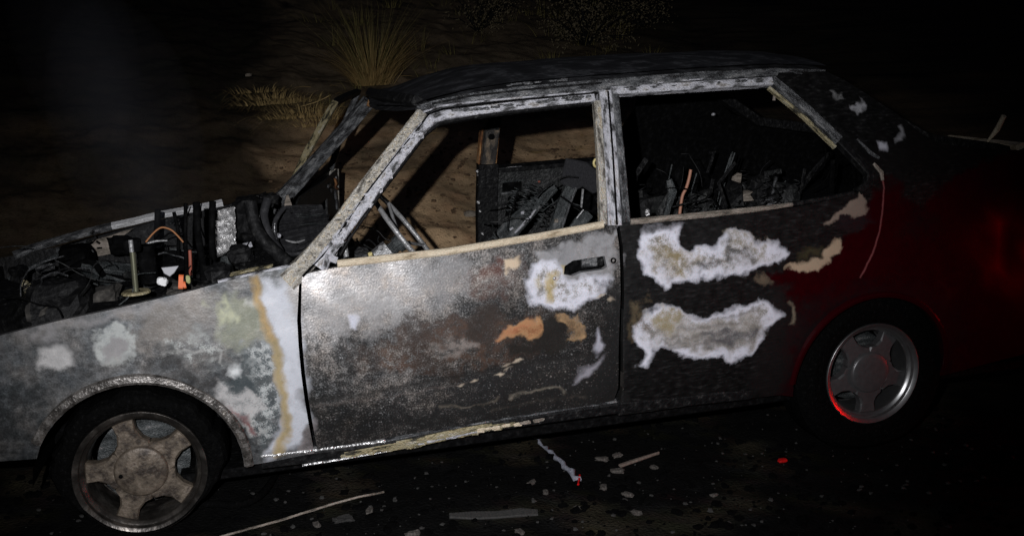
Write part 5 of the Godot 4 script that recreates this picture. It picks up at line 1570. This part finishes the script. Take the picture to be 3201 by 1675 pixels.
func make_bank() -> void:
	var straw := leaf_mat("straw", Color(.40, .27, .10))
	var green := leaf_mat("dry_green", Color(.2, .17, .055))
	var pale := leaf_mat("pale_straw", Color(.58, .42, .18))
	var leafm := leaf_mat("dry_leaf", Color(.17, .14, .08))
	var t := on_ground(1.36, -4.65)
	var tuss := thing("grass_tussock", t, "tall dense tussock of dry grass above the windscreen", "grass tussock")
	commit(blades(t, 300, .5, .62, 1.5, 1, .22), "dry_blades", straw, tuss)
	commit(blades(t, 230, .4, .8, .8, 2, .15), "green_blades", green, tuss)
	commit(blades(t + Vector3(-.05, 0, .1), 90, .4, .5, 1.7, 3, .45, .8), "fallen_blades", straw, tuss)
	for q in [[[[.47, -4.55, .16], [.56, -4.45, .2], [.66, -4.35, .22], [.74, -4.4, .16], [.52, -4.3, .14]], "matted tuft of drooping pale straw, farther from the car"], [[[.76, -4.05, .22], [.84, -3.95, .26], [.70, -3.9, .16], [.80, -3.75, .16], [.90, -3.85, .18]], "tangled pale straw tuft close behind the open far door's window frame"]]:
		var tuft := thing("straw_tuft", on_ground(q[0][0][0], q[0][0][1]), q[1], "straw tuft", "straw tufts on the bank")
		var n := 11
		for e in q[0]:
			n += 1
			commit(blades(on_ground(e[0], e[1]), 170, .9, e[2], 1.5, n * 3, 1.0, .7), "blades", pale, tuft)
	# a leafless-looking shrub with small pale leaves
	var r := RandomNumberGenerator.new()
	r.seed = 21
	for q in [[3.48, -5.7, .62, 2200, "sparse shrub with small grey-brown leaves right above the car roof"], [2.6, -6.3, .4, 900, "small dim shrub right of the tussock"], [4.3, -6.3, .45, 900, "dim low shrub farthest to the right on the bank"]]:
		var p := on_ground(q[0], q[1])
		var sh := thing("dry_shrub", p, q[4], "shrub", "shrubs on the bank")
		var st := Geo.new()
		var lf := Geo.new()
		for i in 26:
			var d := Vector3(r.randf_range(-1, 1), r.randf_range(.1, 1.0), r.randf_range(-.6, .6)).normalized()
			var e: Vector3 = p + d * q[2] * r.randf_range(.6, 1.3)
			st.tube([p, p.lerp(e, .5) + Vector3(0, .05, 0), e], [.008, .005, .002], 5)
			for k in q[3] / 26:
				var l := p.lerp(e, r.randf_range(.3, 1.1)) + Vector3(r.randf_range(-1, 1), r.randf_range(-1, 1), r.randf_range(-1, 1)) * .1
				var a := Vector3(r.randf_range(-1, 1), r.randf_range(-1, 1), r.randf_range(-1, 1)).normalized() * r.randf_range(.007, .017)
				var b := a.cross(Vector3(r.randf_range(-1, 1), r.randf_range(-1, 1), r.randf_range(-1, 1))).normalized() * a.length() * .5
				lf.quad(l - a, l + b, l + a, l - b, a.cross(b))
		commit(st, "stem", M.char, sh)
		commit(lf, "leaves", leafm, sh)
	var nz := noise(0.012, 3, 71)
	var stone := stuff_mat("stone", mottle(51, 0.02, [[0.0, .16, .13, .1], [1.0, .4, .36, .3]]), 0.9, 0.0, 6.0)
	for q in [[.40, -4.9, .022, "small pale stone on the dark bank far left of the tussock"], [1.62, -2.35, .03, "stone on the lit bank seen through the near door window"], [1.35, -2.6, .018, "small white stone on the lit bank behind the steering wheel"]]:
		var p := on_ground(q[0], q[1], q[2] * .3)
		alone(Geo.new().lump(p, Vector3(1.2, .7, 1) * q[2], nz, .4, 8, 10), "stone", stone, q[3], "stone", "stones on the bank")
	var tw := on_ground(.78, -4.2, .02)
	alone(Geo.new().tube(smooth_path([tw + Vector3(-.02, .0, 0), tw + Vector3(.1, .03, .02), tw + Vector3(.2, .07, 0)]), .004, 6), "twig", pale, "pale twig lying over the straw tufts", "twig")
	var sparse := Geo.new()
	var rg := RandomNumberGenerator.new()
	rg.seed = 31
	for i in 90:
		var gx := rg.randf_range(.9, 4.4)
		var gz := rg.randf_range(-8.5, -3.6)
		var b := blades(on_ground(gx, gz), 16, .5, rg.randf_range(.12, .34), rg.randf_range(.6, 1.6), 200 + i, .6, .2)
		sparse.v.append_array(b.v)
		sparse.n.append_array(b.n)
		sparse.uv.append_array(b.uv)
	var sp := commit(sparse, "sparse_grass", green, self, "sparse dry grass scattered over the upper bank")
	sp.set_meta("kind", "stuff")
	commit(blades(t, 70, .6, .75, 1.3, 4, .5, .3), "broken_blades", pale, tuss)
	# countless clods, straws and dead leaves on the lit bank
	scatter("bank_litter", Geo.new().lump(Vector3.ZERO, Vector3(1, .5, .8), nz, .6, 5, 7), M.soil_clod if M.has("soil_clod") else stuff_mat("soil_clod", mottle(52, 0.02, [[0.0, .06, .036, .022], [0.6, .16, .1, .055], [1.0, .26, .18, .1]]), .95, 0, 5.0), 3000, Rect2(.45, -3.4, 3.0, 2.3), .003, .018, 101, "clods and crumbs of earth on the bank")
	var sg := Geo.new()
	sg.tube([Vector3(-1, 0, 0), Vector3(0, .12, .1), Vector3(1, .02, 0)], [.03, .03, .015], 4)
	scatter("straw_litter", sg, straw, 700, Rect2(.6, -5.0, 3.4, 3.7), .02, .07, 102, "loose straws strewn on the bank")


func scatter(called: String, g: Geo, m: Material, count: int, area: Rect2, lo: float, hi: float, s: int, label: String) -> void:
	var r := RandomNumberGenerator.new()
	r.seed = s
	var arr := []
	arr.resize(Mesh.ARRAY_MAX)
	arr[Mesh.ARRAY_VERTEX] = g.v
	arr[Mesh.ARRAY_NORMAL] = g.n
	var mesh := ArrayMesh.new()
	mesh.add_surface_from_arrays(Mesh.PRIMITIVE_TRIANGLES, arr)
	mesh.surface_set_material(0, m)
	var mm := MultiMesh.new()
	mm.transform_format = MultiMesh.TRANSFORM_3D
	mm.mesh = mesh
	mm.instance_count = count
	for i in count:
		var x := area.position.x + r.randf() * area.size.x
		var z := area.position.y + r.randf() * area.size.y
		var sc := lerpf(lo, hi, pow(r.randf(), 3.0))
		var b := Basis(Vector3.UP, r.randf() * TAU) * Basis(Vector3.RIGHT, r.randf_range(-.4, .4)) * Basis.from_scale(Vector3.ONE * sc)
		mm.set_instance_transform(i, Transform3D(b, on_ground(x, z, sc * .15)))
	var o := MultiMeshInstance3D.new()
	o.name = called
	o.multimesh = mm
	add_child(o, true)
	o.set_meta("kind", "stuff")
	tag(o, label)


# ---------------------------------------------------------------- what lies before the car

func make_litter() -> void:
	var nz := noise(0.012, 3, 72)
	var pale := stuff_mat("pale_flake", mottle(53, 0.03, [[0.0, .02, .017, .015], [0.5, .065, .057, .05], [1.0, .17, .15, .13]]), .85, 0, 8.0)
	var grey := stuff_mat("grey_flake", mottle(54, 0.03, [[0.0, .01, .01, .01], [1.0, .05, .047, .042]]), .85, 0, 8.0)
	var n := 0
	for q in [[1.158, .683, .012, "round pale flake left of the frayed cord's lower end, the upper of two"], [1.182, .768, .010, "pale flake below left of the frayed cord's red end, the lower of two"], [1.373, .769, .013, "upright pale flake right of the frayed cord's red end"],
		[.635, .753, .012, "pale flake just above the broken ash crumb"], [.739, .938, .014, "largest pale flake, at the lower edge of the picture"], [1.248, .891, .008, "tiny pale flake below the flat trim strip's right end"],
		[.474, .801, .011, "pale flake between the wire rod and the ash crumb"], [1.422, .855, .012, "flat pale flake midway below the wood splinter"], [1.404, .975, .012, "pale flake at the lower edge, right of the trim strip"],
		[1.681, .924, .009, "lone small flake far right of the others on the black ground"], [1.038, 1.002, .012, "pale flake below the middle of the flat trim strip"], [1.59, .656, .011, "curled flake touching the wood splinter's underside"],
		[1.457, .668, .016, "broad pale flake at the wood splinter's left end"], [1.44, .56, .016, "wide pale flake above the wood splinter, left of its neighbour"], [1.5, .547, .013, "pale flake above the wood splinter's middle"]]:
		var p := on_ground(q[0], q[1], q[2] * .25)
		alone(Geo.new().lump(p, Vector3(1.5, .45, .9) * q[2], nz, .6, 6, 9, Basis(Vector3.UP, q[0] * 17.0)), "burnt_flake", pale, q[3], "flake", "pale flakes strewn before the car")
	var bits := on_ground(.55, .80, .006)
	alone(Geo.new().lump(bits, Vector3(.026, .005, .018), nz, .9, 8, 14), "ash_crumb", grey, "broken pale crumb of ash beside the thin wire rod", "ash crumb")
	# thin rod
	var rod := []
	for i in 7:
		var t := i / 6.0
		rod.append(on_ground(lerpf(.20, .692, t), lerpf(.83, .64, t), .012))
	alone(Geo.new().tube(rod, .0038, 7), "wire_rod", M.cream_dim, "thin pale wire rod lying slantwise before the front wheel", "rod")
	# frayed cord with a red tip
	var cord := []
	var rad := []
	for i in 19:
		var t := i / 18.0
		cord.append(on_ground(lerpf(1.268, 1.306, t) + .004 * sin(i * 2.1), lerpf(.24, .71, t), .008 + .003 * sin(i * 1.7)))
		rad.append(lerpf(.004, .014, t) * (0.75 + 0.35 * sin(i * 2.9)))
	var cordm := stuff_mat("cord", mottle(55, 0.03, [[0.0, .05, .05, .06], [0.45, .22, .23, .27], [1.0, .42, .43, .5]]), .9, 0, 7.0)
	var ct := thing("frayed_cord", on_ground(1.29, .5), "frayed bluish-white cord running from under the sill", "cord")
	commit(Geo.new().tube(cord, rad, 8), "strand", cordm, ct)
	commit(Geo.new().tube([on_ground(1.32, .69, .012), on_ground(1.297, .745, .01)], .004, 6), "red_end", M.red_plastic, ct)
	# splinter and reflector bit
	var wood := stuff_mat("splinter_wood", mottle(56, 0.02, [[0.0, .08, .06, .05], [1.0, .25, .2, .16]]), .9, 0, 6.0)
	alone(Geo.new().bar([on_ground(1.479, .634, .014), on_ground(1.56, .602, .015), on_ground(1.644, .569, .014)], [Vector3.UP], [.016, .014, .004], .01), "wood_splinter", wood, "brown wood splinter on the black ground below the quarter panel", "splinter")
	alone(Geo.new().lump(on_ground(2.017, .738, .006), Vector3(.016, .006, .01), nz, .3, 8, 10), "reflector_fragment", M.red_plastic, "red plastic reflector fragment lying alone before the rear wheel", "reflector fragment")
	var tray := []
	for q in [[.859, .865], [.93, .872], [1.005, .882], [1.07, .893], [1.120, .903]]:
		tray.append(on_ground(q[0], q[1], .010))
	alone(Geo.new().bar(tray, [Vector3(0, 1, .3)], [.02, .034, .03, .034, .026], .012, .003), "trim_strip", grey, "flat grey strip of burnt trim lying along the lower edge", "trim strip")
	# bead wires of the burnt tyre
	var bead := []
	for q in [[.10, .585], [.133, .592], [.190, .605], [.248, .634], [.305, .603], [.345, .513], [.368, .398], [.35, .30]]:
		bead.append(on_ground(q[0], q[1], .012))
	alone(Geo.new().tube(smooth_path(bead, 4), .012, 8), "tyre_bead", M.tyre, "curved black band of burnt tyre lying behind the front wheel", "tyre remains")
	scatter("burnt_crumbs", Geo.new().lump(Vector3.ZERO, Vector3(1, .5, .8), nz, .7, 4, 6), grey, 900, Rect2(-.5, .3, 3.4, 1.3), .0015, .009, 103, "fine burnt crumbs on the ground before the car")
	scatter("black_crumbs", Geo.new().lump(Vector3.ZERO, Vector3(1, .5, .8), nz, .7, 4, 6), M.soot, 2500, Rect2(-.5, .2, 3.4, 1.4), .004, .02, 104, "black cinders on the ground before the car")


# a red warning lamp standing on the road to the right, out of the picture: its light glints on the rear wheel
func make_lamp() -> void:
	var at := Vector3(5.6, height(5.6, 2.3), 2.3)
	var lamp := thing("warning_lamp", at, "red warning lamp on a black post beside the car's tail", "lamp")
	commit(Geo.new().tube([at, at + Vector3(0, .03, 0), at + Vector3(0, .04, 0), at + Vector3(0, .24, 0)], [.14, .13, .025, .025], 16), "post", M.tyre, lamp)
	var lens := StandardMaterial3D.new()
	lens.resource_name = "red_glow"
	lens.albedo_color = Color(.4, 0, 0)
	lens.emission_enabled = true
	lens.emission = Color(1, .03, .02)
	lens.emission_energy_multiplier = 8.0
	commit(Geo.new().tube([at + Vector3(0, .24, 0), at + Vector3(0, .26, 0), at + Vector3(0, .36, 0), at + Vector3(0, .38, 0)], [.05, .06, .06, .04], 16), "lens", lens, lamp)
	var light := SpotLight3D.new()
	light.name = "red_light"
	light.position = at + Vector3(0, .31, 0)
	light.light_color = Color(1, .03, .02)
	light.light_energy = 1.1
	light.light_size = 0.06
	light.spot_range = 12
	light.spot_attenuation = 2.0
	light.spot_angle = 13
	light.spot_angle_attenuation = 0.7
	light.shadow_enabled = true
	add_child(light)
	light.look_at(Vector3(2.3, .25, .74))


func make_smoke() -> void:
	var o := Node3D.new()
	o.name = "smoke"
	add_child(o, true)
	o.set_meta("kind", "stuff")
	tag(o, "thin bluish smoke rising from the engine bay")
	var fm := FogMaterial.new()
	fm.resource_name = "smoke"
	fm.albedo = Color(.8, .82, .88)
	fm.density = 0.045
	for q in [[.03, .98, -.1, .08, .26], [.035, 1.0, -.1, .13, .36], [0.02, 1.06, -.12, .19, .5], [0.0, 1.12, -.12, .28, .66], [-.10, 1.32, -.2, .16, .45], [-.13, 1.42, -.2, .26, .6], [-.16, 1.5, -.2, .4, .8], [-.02, 1.2, -.15, .5, .9]]:
		var f := FogVolume.new()
		f.name = numbered("wisp", o)
		f.shape = RenderingServer.FOG_VOLUME_SHAPE_ELLIPSOID
		f.size = Vector3(q[3], q[4], q[3])
		f.material = fm
		o.add_child(f, true)
		f.position = Vector3(q[0], q[1], q[2])
		f.rotation.z = .12
